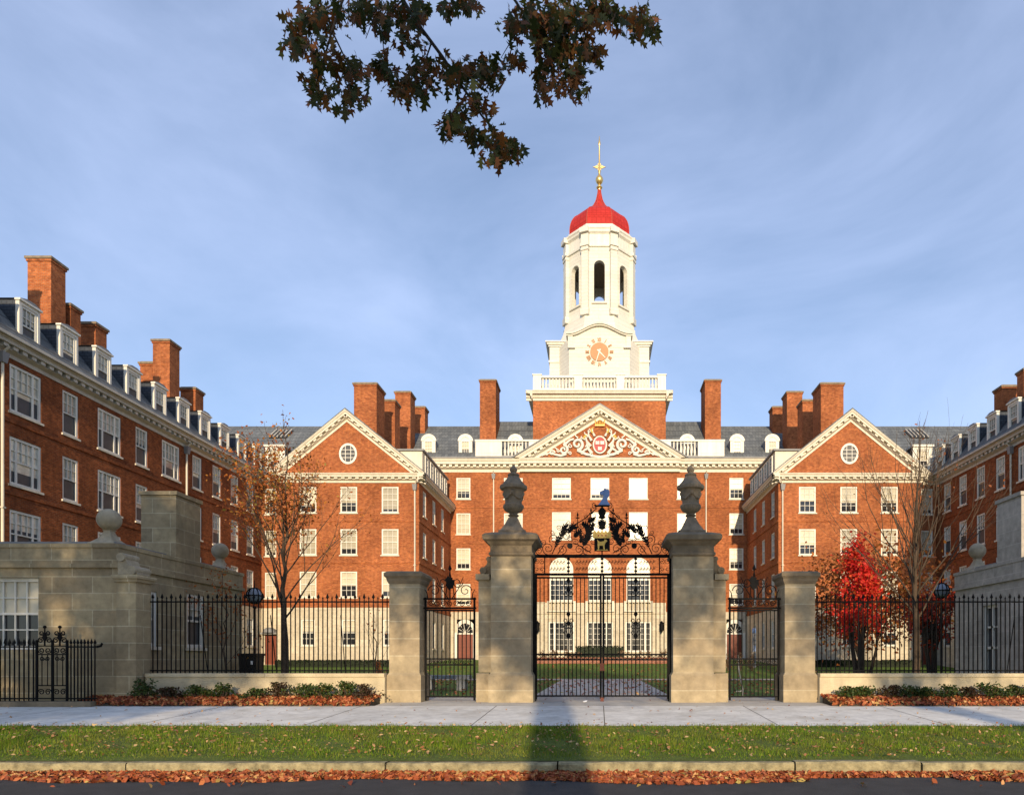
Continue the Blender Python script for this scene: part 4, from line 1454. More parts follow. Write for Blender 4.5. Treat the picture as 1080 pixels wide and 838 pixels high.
# ================================================================== LODGES
def lodge(s, label):
    Yf, Yb = 17.7, 23.85
    Xi, Xo = 12.46, 24.4
    zt = 4.72
    root = empty('lodge', (s * 16, 20.5, .55), label, 'building')
    st = MB()
    x0, x1 = (Xi, Xo) if s > 0 else (-Xo, -Xi)
    wx = s * 15.25
    fh = [(wx - .72 - x0, wx + .72 - x0, 1.98, 3.85)] if s < 0 else []
    wall(st, (x0, Yf), (1, 0), (0, -1), Xo - Xi, .4, zt - .62, fh, .22)
    N = (-s, 0)
    face = 'W' if s > 0 else 'E'
    if s < 0:
        sh_ = [(18.95 - .32 - Yf, 18.95 + .32 - Yf, 2.08, 3.62), (21.1 - .45 - Yf, 21.1 + .45 - Yf, 2.08, 3.72)]
    else:
        sh_ = [(21.75 - .42 - Yf, 21.75 + .42 - Yf, .75, 3.45)]
    wall(st, (s * Xi, Yf), (0, 1), N, Yb - Yf, .4, zt - .62, sh_, .2)
    st.quad((s * Xi, Yb, .4), (s * Xo, Yb, .4), (s * Xo, Yb, zt - .62), (s * Xi, Yb, zt - .62))
    st.quad((s * Xo, Yf, .4), (s * Xo, Yb, .4), (s * Xo, Yb, zt - .62), (s * Xo, Yf, zt - .62))
    # band, frieze and coping
    for (za, zb, o) in ((zt - .62, zt - .52, .07), (zt - .52, zt - .10, .02), (zt - .10, zt, .05)):
        st.box(s * (Xi - o), s * (Xo + o), Yf - o, Yb + o, za, zb)
    st.box(s * (Xi - .05), s * (Xi + .0), Yf - .05, Yb, .4, 1.0)
    st.box(s * (Xi + .001), s * (Xo), Yf - .05, Yf, .4, 1.0)
    SM = M['stone'] if s < 0 else M['shade_tone_stone']
    st.build('wall', SM, root)
    rf = MB()
    rf.box(s * (Xi + .25), s * (Xo - .2), Yf + .25, Yb - .2, zt, zt + .10)
    rf.build('roof', M['lead'], root)
    ab = MB()      # tall attic block
    xa, xb = sorted((s * (Xi - .028), s * (Xi + 1.0)))
    ab.box(xa, xb, 20.08, 21.3, zt - .5, 6.55)
    ab.box(xa - .05, xb + .05, 20.03, 21.35, 6.55, 6.66)
    ab.build('attic_block', SM, root)
    for (bx, by, r_) in ((13.05, 18.2, .29), (12.95, 23.35, .27)):
        b = MB()
        z = zt + .01
        b.lathe([(.48, z), (.48, z + .05), (.40, z + .09), (.24, z + .20), (.15, z + .34), (.13, z + .40), (.17, z + .44)], s * bx, by, 4, rot=PI / 4)
        b.sphere((s * bx, by, z + .42 + r_), r_, 22, 14)
        b.build('ball_finial', M['ball_stone'], root, smooth=True)
    if s < 0:
        window(root, wx, Yf + .08, 1.98, 1.44, 1.87, 'S', 4, 4, .5)
        window(root, -Xi, 18.95, 2.08, .64, 1.54, face, 2, 4, .4, 'screen')
        window(root, -Xi, 21.1, 2.08, .90, 1.64, face, 2, 4, .4, 'screen')
        # buttress with scroll at the fence
        bt = MB()
        bt.box(-Xi + .06, -11.90, 17.55, 18.15, .4, 3.72)
        bt.box(-Xi + .02, -11.84, 17.50, 18.20, 3.72, 3.80)
        bt.box(-Xi - .02, -11.80, 17.46, 18.24, 3.80, 3.90)
        bt.box(-Xi + .04, -11.86, 17.50, 18.2, .4, .92)
        bo_ = bt.build('buttress', M['stone'], root)
        scr = MB()
        pts = [(-12.40, 4.45), (-12.28, 4.42), (-12.20, 4.30), (-12.16, 4.18), (-12.02, 4.12), (-11.92, 4.02), (-11.90, 3.905), (-12.40, 3.905)]
        scr.prism([(a, 17.6, b) for a, b in pts], (0, .5, 0))
        scr.tube([(-12.3, 17.55, 4.36), (-12.3, 18.15, 4.36)], .11, n=12)
        scr.tube([(-12.02, 17.55, 4.02), (-12.02, 18.15, 4.02)], .12, n=12)
        scr.build('scroll', M['ball_stone'], bo_, smooth=True)
    else:
        # glazed door in the side wall
        d = MB()
        X = s * Xi
        for (ya, yb, za, zb) in ((21.33, 21.41, .75, 3.45), (22.09, 22.17, .75, 3.45), (21.41, 22.09, 3.36, 3.45), (21.41, 22.09, .75, .9), (21.41, 22.09, 2.05, 2.13), (21.41, 22.09, 2.72, 2.78), (21.71, 21.78, .9, 3.36)):
            d.box(X + .08, X + .15, ya, yb, za, zb)
        do = d.build('door', M['white'], root)
        g = MB()
        g.box(X + .155, X + .18, 21.33, 22.17, .75, 3.45)
        g.build('pane', M['glass'], do)
    return root

lodge(-1, 'low stone lodge with ball finials and attic block at left')
lodge(1, 'shaded grey stone lodge with a glazed door at right')

# ================================================================== GATE PIERS
def stacked(mb, cx, cy, levels):
    """square shaft from (half_x, half_y, z) levels"""
    rings = []
    for (hx, hy, z) in levels:
        rings += [(cx - hx, cy - hy, z), (cx + hx, cy - hy, z), (cx + hx, cy + hy, z), (cx - hx, cy + hy, z)]
    fs_ = [(3, 2, 1, 0), tuple(len(rings) - 4 + i for i in range(4))]
    for i in range(len(levels) - 1):
        for k in range(4):
            fs_.append((i * 4 + k, i * 4 + (k + 1) % 4, (i + 1) * 4 + (k + 1) % 4, (i + 1) * 4 + k))
    mb.add(rings, fs_)

GX = 0.09
PY = 18.5
def main_pier(s, label):
    cx = GX + s * 2.40
    h = .53
    root = empty('gate_pier', (cx, PY, .58), label, 'gate pier', 'tall stone gate piers')
    m = MB()
    m.box(cx - h, cx + h, PY - h, PY + h, 1.38, 4.60)
    m.build('shaft', M['pier_stone'], root)
    m = MB()
    stacked(m, cx, PY, [(h + .06, h + .06, .56), (h + .06, h + .06, 1.30), (h + .02, h + .02, 1.36), (h, h, 1.40)])
    m.build('plinth', M['pier_stone'], root)
    m = MB()
    stacked(m, cx, PY, [(h + .01, h + .01, 4.44), (h + .05, h + .05, 4.47), (h + .05, h + .05, 4.53), (h + .015, h + .015, 4.55), (h + .015, h + .015, 4.72), (h + .06, h + .06, 4.76), (h + .10, h + .10, 4.82), (h + .19, h + .19, 4.86), (h + .20, h + .20, 4.97), (h + .14, h + .14, 5.02), (h - .05, h - .05, 5.08)])
    m.build('capital', M['grey_stone'], root)
    # lower buttress on the outer side with a carved scroll
    bx0, bx1 = sorted((cx + s * (h + .003), cx + s * (h + .36)))
    m = MB()
    m.box(bx0, bx1, PY - h + .2, PY + h - .2, 1.38, 3.84)
    bx0p, bx1p = sorted((cx + s * (h + .064), cx + s * (h + .41)))
    m.box(bx0p, bx1p, PY - h + .12, PY + h - .12, .56, 1.36)
    b2, b3 = sorted((cx + s * (h + .06), cx + s * (h + .43)))
    m.box(b2, b3, PY - h + .13, PY + h - .13, 3.84, 3.99)
    bo_ = m.build('buttress', M['pier_stone'], root)
    sm = MB()
    xx = lambda a: cx + s * (h + .02 + a * .78)
    pts = [(.0, 4.47), (.09, 4.46), (.14, 4.38), (.16, 4.26), (.26, 4.18), (.37, 4.10), (.38, 3.995), (.0, 3.995)]
    sm.prism([(xx(a), PY - .3, b) for a, b in pts], (0, .6, 0))
    sm.tube([(xx(.09), PY - .32, 4.40), (xx(.09), PY + .32, 4.40)], .07, n=12)
    sm.tube([(xx(.28), PY - .34, 4.09), (xx(.28), PY + .34, 4.09)], .095, n=12)
    sm.build('scroll', M['grey_stone'], bo_, smooth=True)
    # urn on the pier: its own thing
    z = 5.08
    ur = empty('stone_urn', (cx, PY, z), 'dark carved stone urn on the %s main gate pier' % ('left' if s < 0 else 'right'), 'urn', 'urns on the gate piers')
    p_ = MB()
    stacked(p_, cx, PY, [(.36, .36, z), (.36, .36, z + .08), (.31, .31, z + .10), (.26, .26, z + .18), (.19, .19, z + .30), (.12, .12, z + .46)])
    p_.build('pedestal', M['dark_stone'], ur)
    bd = MB()
    bd.lathe([(.10, z + .44), (.105, z + .50), (.15, z + .53), (.10, z + .57), (.12, z + .60), (.22, z + .66), (.27, z + .74), (.27, z + .80), (.24, z + .83)], cx, PY, 48, flute=.05, nf=14)
    bd.lathe([(.235, z + .82), (.225, z + .90), (.235, z + 1.05), (.265, z + 1.18), (.29, z + 1.22)], cx, PY, 32)
    bd.lathe([(.28, z + 1.21), (.35, z + 1.24), (.365, z + 1.29), (.35, z + 1.34), (.30, z + 1.36)], cx, PY, 48, flute=.03, nf=22)
    bd.lathe([(.30, z + 1.35), (.28, z + 1.40), (.21, z + 1.48), (.16, z + 1.56), (.14, z + 1.60), (.16, z + 1.62), (.14, z + 1.66)], cx, PY, 40, flute=.03, nf=14)
    bd.build('bowl', M['dark_stone'], ur, smooth=True)
    kn = MB()
    kn.lathe([(.09, z + 1.65), (.07, z + 1.70), (.105, z + 1.76), (.10, z + 1.80), (.05, z + 1.86), (.015, z + 1.90)], cx, PY, 16)
    kn.build('knob', M['dark_stone'], ur, smooth=True)
    gr = MB()
    for k in range(4):      # garlands and masks round the bowl
        a = k * PI / 2
        pts = []
        for i in range(9):
            b = a + (i / 8) * PI / 2
            pts.append((cx + .245 * math.cos(b), PY + .245 * math.sin(b), z + 1.14 - .17 * math.sin(PI * i / 8)))
        gr.tube(pts, .03, n=6)
        gr.sphere((cx + .245 * math.cos(a), PY + .245 * math.sin(a), z + 1.12), .055, 10, 8, 1.3)
    gr.build('garland', M['dark_stone'], ur, smooth=True)
    return root

main_pier(-1, 'tall stone gate pier carrying an urn, left of the main gate')
main_pier(1, 'tall stone gate pier carrying an urn, right of the main gate')

def side_pier(x, label):
    h = .40
    root = empty('gate_pier', (x, PY - .05, .58), label, 'gate pier', 'short stone piers beside the fences')
    cy = PY - .05
    m = MB()
    m.box(x - h, x + h, cy - h, cy + h, 1.36, 3.84)
    m.build('shaft', M['pier_stone'], root)
    m = MB()
    stacked(m, x, cy, [(h + .05, h + .05, .56), (h + .05, h + .05, 1.30), (h + .01, h + .01, 1.36), (h, h, 1.38)])
    m.build('plinth', M['pier_stone'], root)
    m = MB()
    stacked(m, x, cy, [(h + .01, h + .01, 3.72), (h + .05, h + .05, 3.80), (h + .06, h + .06, 3.86), (h + .11, h + .11, 3.92), (h + .11, h + .11, 4.00), (h + .04, h + .04, 4.05)])
    m.build('capital', M['grey_stone'], root)
side_pier(GX - 5.23, 'short stone pier at the end of the left fence')
side_pier(GX + 5.23, 'short pale stone pier at the end of the right fence')

# low walls under the fences
def low_wall(x0, x1, label):
    m = MB()
    m.box(x0, x1, 17.86, 18.36, .40, 1.27)
    root = m.build('low_wall', M['wall_stone'])
    tag(root, label, 'wall', 'low walls under the iron fences')
    c = MB()
    n = max(2, int((x1 - x0) / 2.4))
    for k in range(n):
        a, b = x0 + (x1 - x0) * k / n, x0 + (x1 - x0) * (k + 1) / n
        c.box(a + .004, b - .004, 17.82, 18.40, 1.27, 1.36)
    c.build('coping', M['wall_stone'], root)
low_wall(-11.86, GX - 5.69, 'low stone wall carrying the left iron fence')
low_wall(GX + 5.69, 12.43, 'low stone wall carrying the right iron fence')

# ================================================================== IRONWORK
IR = M['iron']
def spear(mb, x, y, z, r=.013, tip=.16, w_=.035):
    mb.add([(x - w_, y, z + tip * .35), (x, y - r, z + tip * .35), (x + w_, y, z + tip * .35), (x, y + r, z + tip * .35), (x, y, z + tip), (x, y, z)],
           [(0, 1, 4), (1, 2, 4), (2, 3, 4), (3, 0, 4), (1, 0, 5), (2, 1, 5), (3, 2, 5), (0, 3, 5)])

def picket_mesh(z0, z1, big):
    m = MB()
    m.box(-.0115, .0115, -.0115, .0115, z0, z1)
    spear(m, 0, 0, z1 - .01, .022, .17 if big else .12, .042 if big else .024)
    me = bpy.data.meshes.new('picket')
    me.from_pydata(m.v, [], m.f)
    me.materials.append(IR)
    me.update()
    return me

def fence(x0, x1, label, step=.1215, z0=1.36, y=18.1):
    root = empty('iron_fence', ((x0 + x1) / 2, y, z0), label, 'fence', 'black iron fences on the low walls')
    L = org(root)
    m = MB()
    for z in (z0 + .07, 3.25):
        m.box(x0, x1, y - .022, y + .022, z - .018, z + .018)
    m.build('rail', IR, root)
    pa, pb = picket_mesh(0, 3.32 - z0, True), picket_mesh(0, 3.30 - z0, False)
    n = int((x1 - x0) / step)
    for k in range(n):
        x = x0 + .06 + (x1 - x0 - .12) * k / (n - 1)
        link('picket', pa if k % 2 == 0 else pb, root, (x - L.x, 0, 0))
    for k in range(3):      # raking stays behind
        x = x0 + (x1 - x0) * (k + .7) / 3.4
        s_ = MB()
        s_.tube([(x, y + .02, 2.9), (x, y + .45, 1.0)], .012, n=5)
        s_.build('stay', IR, root)
fence(-11.88, GX - 5.64, 'black iron spear fence left of the gates in front of the orange tree')
fence(GX + 5.64, 12.42, 'black iron spear fence right of the gates in front of the red maple')

def spiral_xz(cx, cz, y, r0, r1, a0, turns, n=20):
    return spiral(cx, cz, y, r0, r1, a0, turns, n)

# ---- the main gate
gy = 18.45
root = empty('main_gate', (GX, gy, .6), 'tall double leaf black iron gate under a scrolled overthrow with gold plaque', 'gate')
z_bot, z_low, z_mid2, z_mid, z_top = .74, 1.72, 1.86, 4.02, 4.50
for s in (-1, 1):
    lf = MB()
    xa, xb = GX + s * .02, GX + s * 1.80
    xm = sorted((xa, xb))
    for x in (GX + s * .035, GX + s * 1.785):
        lf.box(x - .028, x + .028, gy - .028, gy + .028, .66, z_mid)
    for z in (z_bot, z_low, z_mid2, z_mid - .09):
        lf.box(xm[0], xm[1], gy - .02, gy + .02, z - .022, z + .022)
    lo = lf.build('gate_leaf', IR, root)
    for k in range(1, 16):
        x = GX + s * (.035 + 1.75 * k / 16)
        if k == 8:
            continue
        b = MB()
        b.box(x - .0115, x + .0115, gy - .0115, gy + .0115, z_bot, z_mid - .09)
        b.build('bar', IR, lo)
    # scrolled column in each leaf
    sc2 = MB()
    x = GX + s * (.035 + 1.75 * 8 / 16)
    sc2.box(x - .016, x + .016, gy - .016, gy + .016, z_bot, z_mid - .09)
    for zc in (3.72, 3.50, 2.78, 2.62, 2.46):
        for t in (-1, 1):
            sc2.tube(spiral_xz(x + t * .07, zc, gy, .075, .02, PI if t > 0 else 0, t * 1.2, 14), .016, .010, n=5)
    for zc in (3.85, 3.60, 2.95, 2.70, 2.35):
        sc2.prism([(x - .06, gy - .012, zc), (x, gy - .012, zc + .10), (x + .06, gy - .012, zc), (x, gy - .012, zc - .10)], (0, .024, 0))
    sc2.build('scroll_panel', IR, lo)
    band = MB()
    for k in range(14):
        x = GX + s * (.10 + 1.65 * (k + .5) / 14)
        band.tube([(x + .05 * math.cos(2 * PI * i / 10), gy, 1.79 + .045 * math.sin(2 * PI * i / 10)) for i in range(11)], .008, n=4)
    band.build('scroll_band', IR, lo)
    # hinge post
    hp = MB()
    x = GX + s * 1.845
    hp.box(x - .03, x + .03, gy - .03, gy + .03, .6, z_top + .02)
    hp.box(x - .06, x + .06, gy - .05, gy + .05, .6, .78)
    hp.build('hinge_post', IR, root)
lk = MB()
lk.box(GX - .06, GX + .06, gy - .05, gy - .03, 1.42, 1.62)
lk.build('lock', M['door_wood'], root)
lk = MB()
lk.box(GX - .045, GX + .045, gy - .04, gy + .04, .595, .70)
lk.build('gate_stop', M['door_wood'], root)
# transom panel: two rails with scrolls and a row of small wrought loops
tr = MB()
for z in (z_mid, z_top):
    tr.box(GX - 1.86, GX + 1.86, gy - .035, gy + .035, z - .03, z + .03)
tr.box(GX - 1.86, GX + 1.86, gy - .05, gy + .05, z_top + .031, z_top + .05)
for x in (-1.84, -1.55, -.91, 0, .91, 1.55, 1.84):
    tr.box(GX + x - .014, GX + x + .014, gy - .014, gy + .014, z_mid + .03, z_top - .03)
    if abs(x) < 1.2:
        for k in range(4):
            tr.box(GX + x - .04, GX + x + .04, gy - .02, gy + .02, z_mid + .06 + .11 * k, z_mid + .11 + .11 * k)
tro = tr.build('transom', IR, root)
ts = MB()
for s in (-1, 1):
    for (dx, dz) in ((-.075, .12), (.075, .12), (-.075, .33), (.075, .33)):
        ts.tube(spiral_xz(GX + s * 1.695 + dx, z_mid + .01 + dz, gy, .075, .015, PI / 2 if dz > .2 else -PI / 2, 1.3 if dx > 0 else -1.3, 14), .009, n=4)
    for x0_, n_ in ((.14, 7), (1.0, 5)):
        for k in range(n_):
            xx_ = GX + s * (x0_ + .085 * (k + .5))
            for zc in (z_mid + .15, z_mid + .33):
                ts.tube([(xx_ + .028 * math.sin(2 * PI * i / 8), gy, zc + .055 - .11 * i / 8) for i in range(9)], .007, n=4)
                ts.tube(spiral_xz(xx_ + .02, zc, gy, .035, .008, 0, 1.1, 8), .006, n=4)
ts.build('transom_scrolls', IR, tro)
# overthrow
ov = MB()
zt = z_top + .05
def acanthus(mb, pts, r):
    """thick serrated leaf bent along a path"""
    P2 = [Vector((x, 0, z)) for x, z in pts]
    fine = []
    m_ = len(P2) - 1
    N_ = 5 * m_ + 1
    for i in range(N_):
        t = i / (N_ - 1) * m_
        k = min(int(t), m_ - 1)
        p0, p1, p2, p3 = P2[max(k - 1, 0)], P2[k], P2[k + 1], P2[min(k + 2, m_)]
        u = t - k
        fine.append(.5 * ((2 * p1) + (p2 - p0) * u + (2 * p0 - 5 * p1 + 4 * p2 - p3) * u * u + (3 * p1 - p0 - 3 * p2 + p3) * u ** 3))
    for i in range(N_ - 1):
        t = (i + .5) / (N_ - 1)
        d = (fine[i + 1] - fine[i]).normalized()
        q = Vector((-d.z, 0, d.x))
        wv = r * (math.sin(PI * min(1, t * .88 + .12)) ** .6)
        c_ = (fine[i] + fine[i + 1]) / 2
        for sg in (-1, 1):      # one lobe each side, pointing forward
            if i % 2 and i < N_ - 3:
                continue
            tip_ = c_ + q * (sg * wv * 1.5) + d * (wv * 1.15)
            o_ = Vector((0, gy - .02 - .003 * (i % 3) - .002 * sg, 0))
            mb.prism([fine[i] - d * wv * .35 - q * (sg * wv * .15) + o_, fine[i] + q * (sg * wv * .8) + o_, tip_ + o_, fine[i + 1] + q * (sg * wv * .35) + d * wv * .2 + o_, fine[min(i + 2, N_ - 1)] - q * (sg * wv * .15) + o_], (0, .045, 0))
for s in (-1, 1):
    X_ = lambda a: GX + s * a
    def sp(cx_, cz_, r0_, r1_, a0_, t_, r=.011):
        p_ = spiral(0, 0, gy, r0_, r1_, a0_, t_, 24)
        ov.tube([(X_(cx_ + q[0]), gy, cz_ + q[2]) for q in p_], r, r * .8, n=5)
    sp(1.70, zt + .10, .10, .02, -PI / 2, 1.6)
    sp(1.46, zt + .17, .17, .03, -PI / 2, 1.7)
    sp(1.30, zt + .42, .14, .03, -PI / 4, 1.5)
    sp(.98, zt + .50, .13, .03, 0, 1.5)
    sp(.62, zt + .14, .14, .03, -PI / 2, -1.6)
    sp(.40, zt + .16, .16, .03, -PI / 2, 1.6)
    sp(1.08, zt + .14, .13, .03, -PI / 2, -1.5)
    sp(.52, zt + .52, .11, .02, PI, 1.4)
    sp(.22, zt + 1.05, .10, .02, PI / 2, -1.3)
    sp(.20, zt + 1.32, .08, .02, PI / 2, -1.3)
    sp(.78, zt + .72, .10, .02, PI, 1.4)
    ov.tube([(X_(1.35), gy, zt + .02), (X_(1.15), gy, zt + .45), (X_(.85), gy, zt + .75), (X_(.5), gy, zt + .95), (X_(.15), gy, zt + 1.25)], .014, n=5)
    ov.tube([(X_(1.2), gy, zt + .02), (X_(1.0), gy, zt + .3), (X_(.7), gy, zt + .3), (X_(.3), gy, zt + .05)], .013, n=5)
    for x, z in ((1.03, .34), (.86, .26)):
        pass
    ov.prism([(X_(.87 + .075 * math.cos(2 * PI * k / 12)), gy - .025, zt + .24 + .075 * math.sin(2 * PI * k / 12)) for k in range(12)], (0, .05, 0))
    ov.prism([(X_(.70 + .06 * math.cos(2 * PI * k / 12)), gy - .025, zt + .53 + .06 * math.sin(2 * PI * k / 12)) for k in range(12)], (0, .05, 0))
    acanthus(ov, [(X_(1.16), zt + .36), (X_(1.10), zt + .54), (X_(1.02), zt + .66), (X_(1.0), zt + .78), (X_(.92), zt + .80)], .068)
    acanthus(ov, [(X_(.90), zt + .60), (X_(.84), zt + .72), (X_(.76), zt + .78), (X_(.70), zt + .70)], .068)
    acanthus(ov, [(X_(.74), zt + .48), (X_(.66), zt + .60), (X_(.56), zt + .66)], .065)
    acanthus(ov, [(X_(.24), zt + .66), (X_(.28), zt + .76), (X_(.24), zt + .86)], .06)
    acanthus(ov, [(X_(1.26), zt + .22), (X_(1.20), zt + .36), (X_(1.22), zt + .48)], .05)
    acanthus(ov, [(X_(.60), zt + .34), (X_(.54), zt + .44), (X_(.58), zt + .54)], .06)
    sp(1.16, zt + .74, .08, .02, PI, 1.5, .009)
    sp(.72, zt + .34, .10, .02, 0, 1.5, .009)
    sp(.86, zt + .44, .08, .02, PI / 2, -1.5, .009)
    sp(1.34, zt + .60, .07, .02, PI, 1.4, .008)
    sp(1.58, zt + .32, .08, .02, 0, 1.4, .008)
    sp(.24, zt + .36, .09, .02, PI, 1.4, .009)
    sp(.14, zt + .78, .08, .02, PI, -1.4, .009)
    sp(.42, zt + 1.02, .07, .02, PI, 1.4, .009)
    sp(.56, zt + .78, .09, .02, 0, -1.4)
    sp(.90, zt + .86, .07, .02, PI, 1.4)
    acanthus(ov, [(X_(.50), zt + .26), (X_(.44), zt + .40), (X_(.36), zt + .54), (X_(.36), zt + .70), (X_(.44), zt + .82), (X_(.54), zt + .86)], .085)
    acanthus(ov, [(X_(.36), zt + .88), (X_(.28), zt + .96), (X_(.22), zt + .94)], .07)
    for (x, z0_, z1_) in ((.66, .72, 1.08), (.30, .95, 1.20)):
        ov.tube([(X_(x), gy, zt + z0_), (X_(x), gy, zt + z1_)], .012, n=5)
        spear(ov, X_(x), gy, zt + z1_ - .06, .015, .14, .03)
        ov.box(X_(x) - .05, X_(x) + .05, gy - .01, gy + .01, zt + z1_ - .1, zt + z1_ - .07)
ov.tube([(GX, gy, zt), (GX, gy, zt + 1.35)], .018, n=6)
acanthus(ov, [(GX, zt + .72), (GX, zt + .82), (GX, zt + .92)], .09)
acanthus(ov, [(GX, zt + 1.0), (GX, zt + 1.1), (GX, zt + 1.2)], .08)
for z in (.72, 1.0, 1.18):
    ov.prism([(GX - .11, gy - .015, zt + z), (GX, gy - .015, zt + z + .13), (GX + .11, gy - .015, zt + z), (GX, gy - .015, zt + z - .05)], (0, .03, 0))
ov.box(GX - .20, GX + .20, gy - .04, gy + .04, zt + 1.30, zt + 1.335)
ov.build('overthrow', IR, root)
# plaque
pq = MB()
pq.box(GX - .21, GX + .21, gy - .045, gy + .045, zt + .10, zt + .58)
pqo = pq.build('plaque', IR, root)
pg = MB()
pg.box(GX - .215, GX + .215, gy - .055, gy + .05, zt + .58, zt + .60)
for k in range(5):
    x = GX - .20 + .10 * k
    pg.prism([(x - .05, gy - .05, zt + .44), (x + .05, gy - .05, zt + .44), (x + .05, gy - .05, zt + .58), (x, gy - .05, zt + .66), (x - .05, gy - .05, zt + .58)], (0, .004, 0))
animal = [(-.11, .14), (-.08, .14), (-.07, .24), (.02, .24), (.04, .14), (.07, .14), (.07, .26), (.10, .33), (.14, .35), (.13, .39), (.07, .41), (.05, .36), (-.04, .34), (-.09, .36), (-.13, .40), (-.12, .34), (-.12, .24)]
pg.prism([(GX + a, gy - .060, zt + b) for a, b in animal], (0, .015, 0))
pg.box(GX - .15, GX + .15, gy - .056, gy - .046, zt + .112, zt + .13)
pg.build('gilded_beast', M['gold_paint'], pqo)
pd_ = MB()
for x in (-.10, 0, .10):
    pd_.prism([(GX + x - .022, gy - .056, zt + .51), (GX + x, gy - .056, zt + .535), (GX + x + .022, gy - .056, zt + .51), (GX + x, gy - .056, zt + .485)], (0, .006, 0))
pd_.build('plaque_jewel', M['red_paint'], pqo)
# beast head crest
hz = zt + 1.335
head = [(-.16, 0), (.17, 0), (.13, .06), (.09, .12), (.10, .20), (.15, .27), (.15, .36), (.12, .43), (.08, .42), (.02, .45), (-.02, .40), (-.10, .37), (-.12, .31), (-.07, .28), (-.01, .29), (-.02, .20), (-.08, .11), (-.12, .05)]
hb_ = MB()
hb_.prism([(GX + .05 + a, gy - .05, hz + b) for a, b in head], (0, .10, 0))
hb_.build('beast_head_crest', M['sky_and_cap_blue'], root)  # blue of the sky's light painted on as the crest's colour

# ---- pedestrian gates
def foot_gate(s, label):
    x0, x1 = GX + s * 3.42, GX + s * 4.80
    xa, xb = min(x0, x1), max(x0, x1)
    y = 18.45
    cx = (xa + xb) / 2
    root = empty('foot_gate', (cx, y, .6), label, 'gate', 'narrow side gates')
    f = MB()
    for x in (xa + .03, xb - .03):
        f.box(x - .025, x + .025, y - .025, y + .025, .62, 3.40)
    for z in (.72, 1.58, 1.74, 3.05):
        f.box(xa + .055, xb - .055, y - .018, y + .018, z - .02, z + .02)
    fo = f.build('gate_leaf', IR, root)
    n = 12
    for k in range(1, n):
        x = xa + .03 + (xb - xa - .06) * k / n
        b = MB()
        b.box(x - .0115, x + .0115, y - .0115, y + .0115, .72, 3.05)
        b.build('bar', IR, fo)
    t = MB()
    for z in (3.11, 3.36):
        t.box(xa - .02, xb + .02, y - .028, y + .028, z - .022, z + .022)
    for k in range(7):
        x = xa + .1 + (xb - xa - .2) * (k + .5) / 7
        t.tube(spiral(x, 3.235, y, .085, .02, PI / 2 * (k % 2), 1.5, 14), .012, .010, n=5)
    for k in range(9):
        x = xa + .1 + (xb - xa - .2) * (k + .5) / 9
        t.tube(spiral(x, 1.66, y, .06, .015, PI * (k % 2), 1.3, 12), .009, n=4)
    t.build('scroll_band', IR, root)
    o = MB()
    for sg in (-1, 1):
        o.tube([(p[0] * sg + cx, y, p[2]) for p in spiral(.20, 3.80, y, .15, .03, 0, -1.4, 18)], .014, .01, n=5)
        o.tube([(p[0] * sg + cx, y, p[2]) for p in spiral(.42, 3.58, y, .17, .03, 0, 1.3, 18)], .014, .01, n=5)
        o.tube([(cx + sg * .60, y, 3.38), (cx + sg * .62, y, 3.52), (cx + sg * .68, y, 3.62)], .018, .008, n=5)
        o.tube([(cx + sg * .06, y, 3.38), (cx + sg * .22, y, 3.62), (cx + sg * .36, y, 3.95)], .014, .009, n=5)
        o.tube([(cx + sg * .12, y, 3.38), (cx + sg * .08, y, 3.7), (cx, y, 4.1)], .015, .01, n=5)
    o.tube([(cx, y, 3.38), (cx, y, 4.2)], .018, .012, n=6)
    spear(o, cx, y, 4.1, .02, .2, .05)
    acanthus_pts = [(cx, 3.72), (cx + .03, 3.80), (cx - .03, 3.86)]
    for i, (x, z) in enumerate(acanthus_pts):
        o.prism([(x + .085 * (1 + .4 * (k % 2)) * math.cos(k * PI / 5), y - .03 + .002 * i, z + .085 * (1 + .4 * (k % 2)) * math.sin(k * PI / 5)) for k in range(10)], (0, .06, 0))
    o.build('overthrow', IR, root)
foot_gate(-1, 'narrow black iron side gate between piers, left of the main gate')
foot_gate(1, 'narrow black iron side gate between piers, right of the main gate')

# ---- area railing before the left lodge
ry = 16.95
root = empty('area_railing', (-13.8, ry, .55), 'low black iron railing with scrolled gate in front of left lodge', 'railing')
b = MB()
b.box(-18.5, -12.5, ry - .16, ry + .16, .40, .69)
b.build('kerb_stone', M['grey_stone'], root)
r_ = MB()
for (a, c_) in ((-18.5, -13.97), (-13.18, -12.46)):
    r_.box(a, c_, ry - .02, ry + .02, 2.02, 2.055)
    r_.box(a, c_, ry - .02, ry + .02, .74, .775)
r_.tube([(-12.46, ry, 2.04), (-12.36, ry, 2.06), (-12.33, ry, 2.13)], .03, n=6)
r_.build('rail', IR, root)
pm = picket_mesh(0, 1.40, True)
L = org(root)
x = -18.4
while x < -12.45:
    if not (-14.0 < x < -13.15):
        link('picket', pm, root, (x - L.x, 0, .69 - L.z))
    x += .118 if x < -13.5 else .085
for xx_ in (-13.95, -13.56, -13.2):
    p = MB()
    p.box(xx_ - .022, xx_ + .022, ry - .022, ry + .022, .66, 2.16)
    p.sphere((xx_, ry, 2.18), .035, 8, 6)
    p.build('post', IR, root)
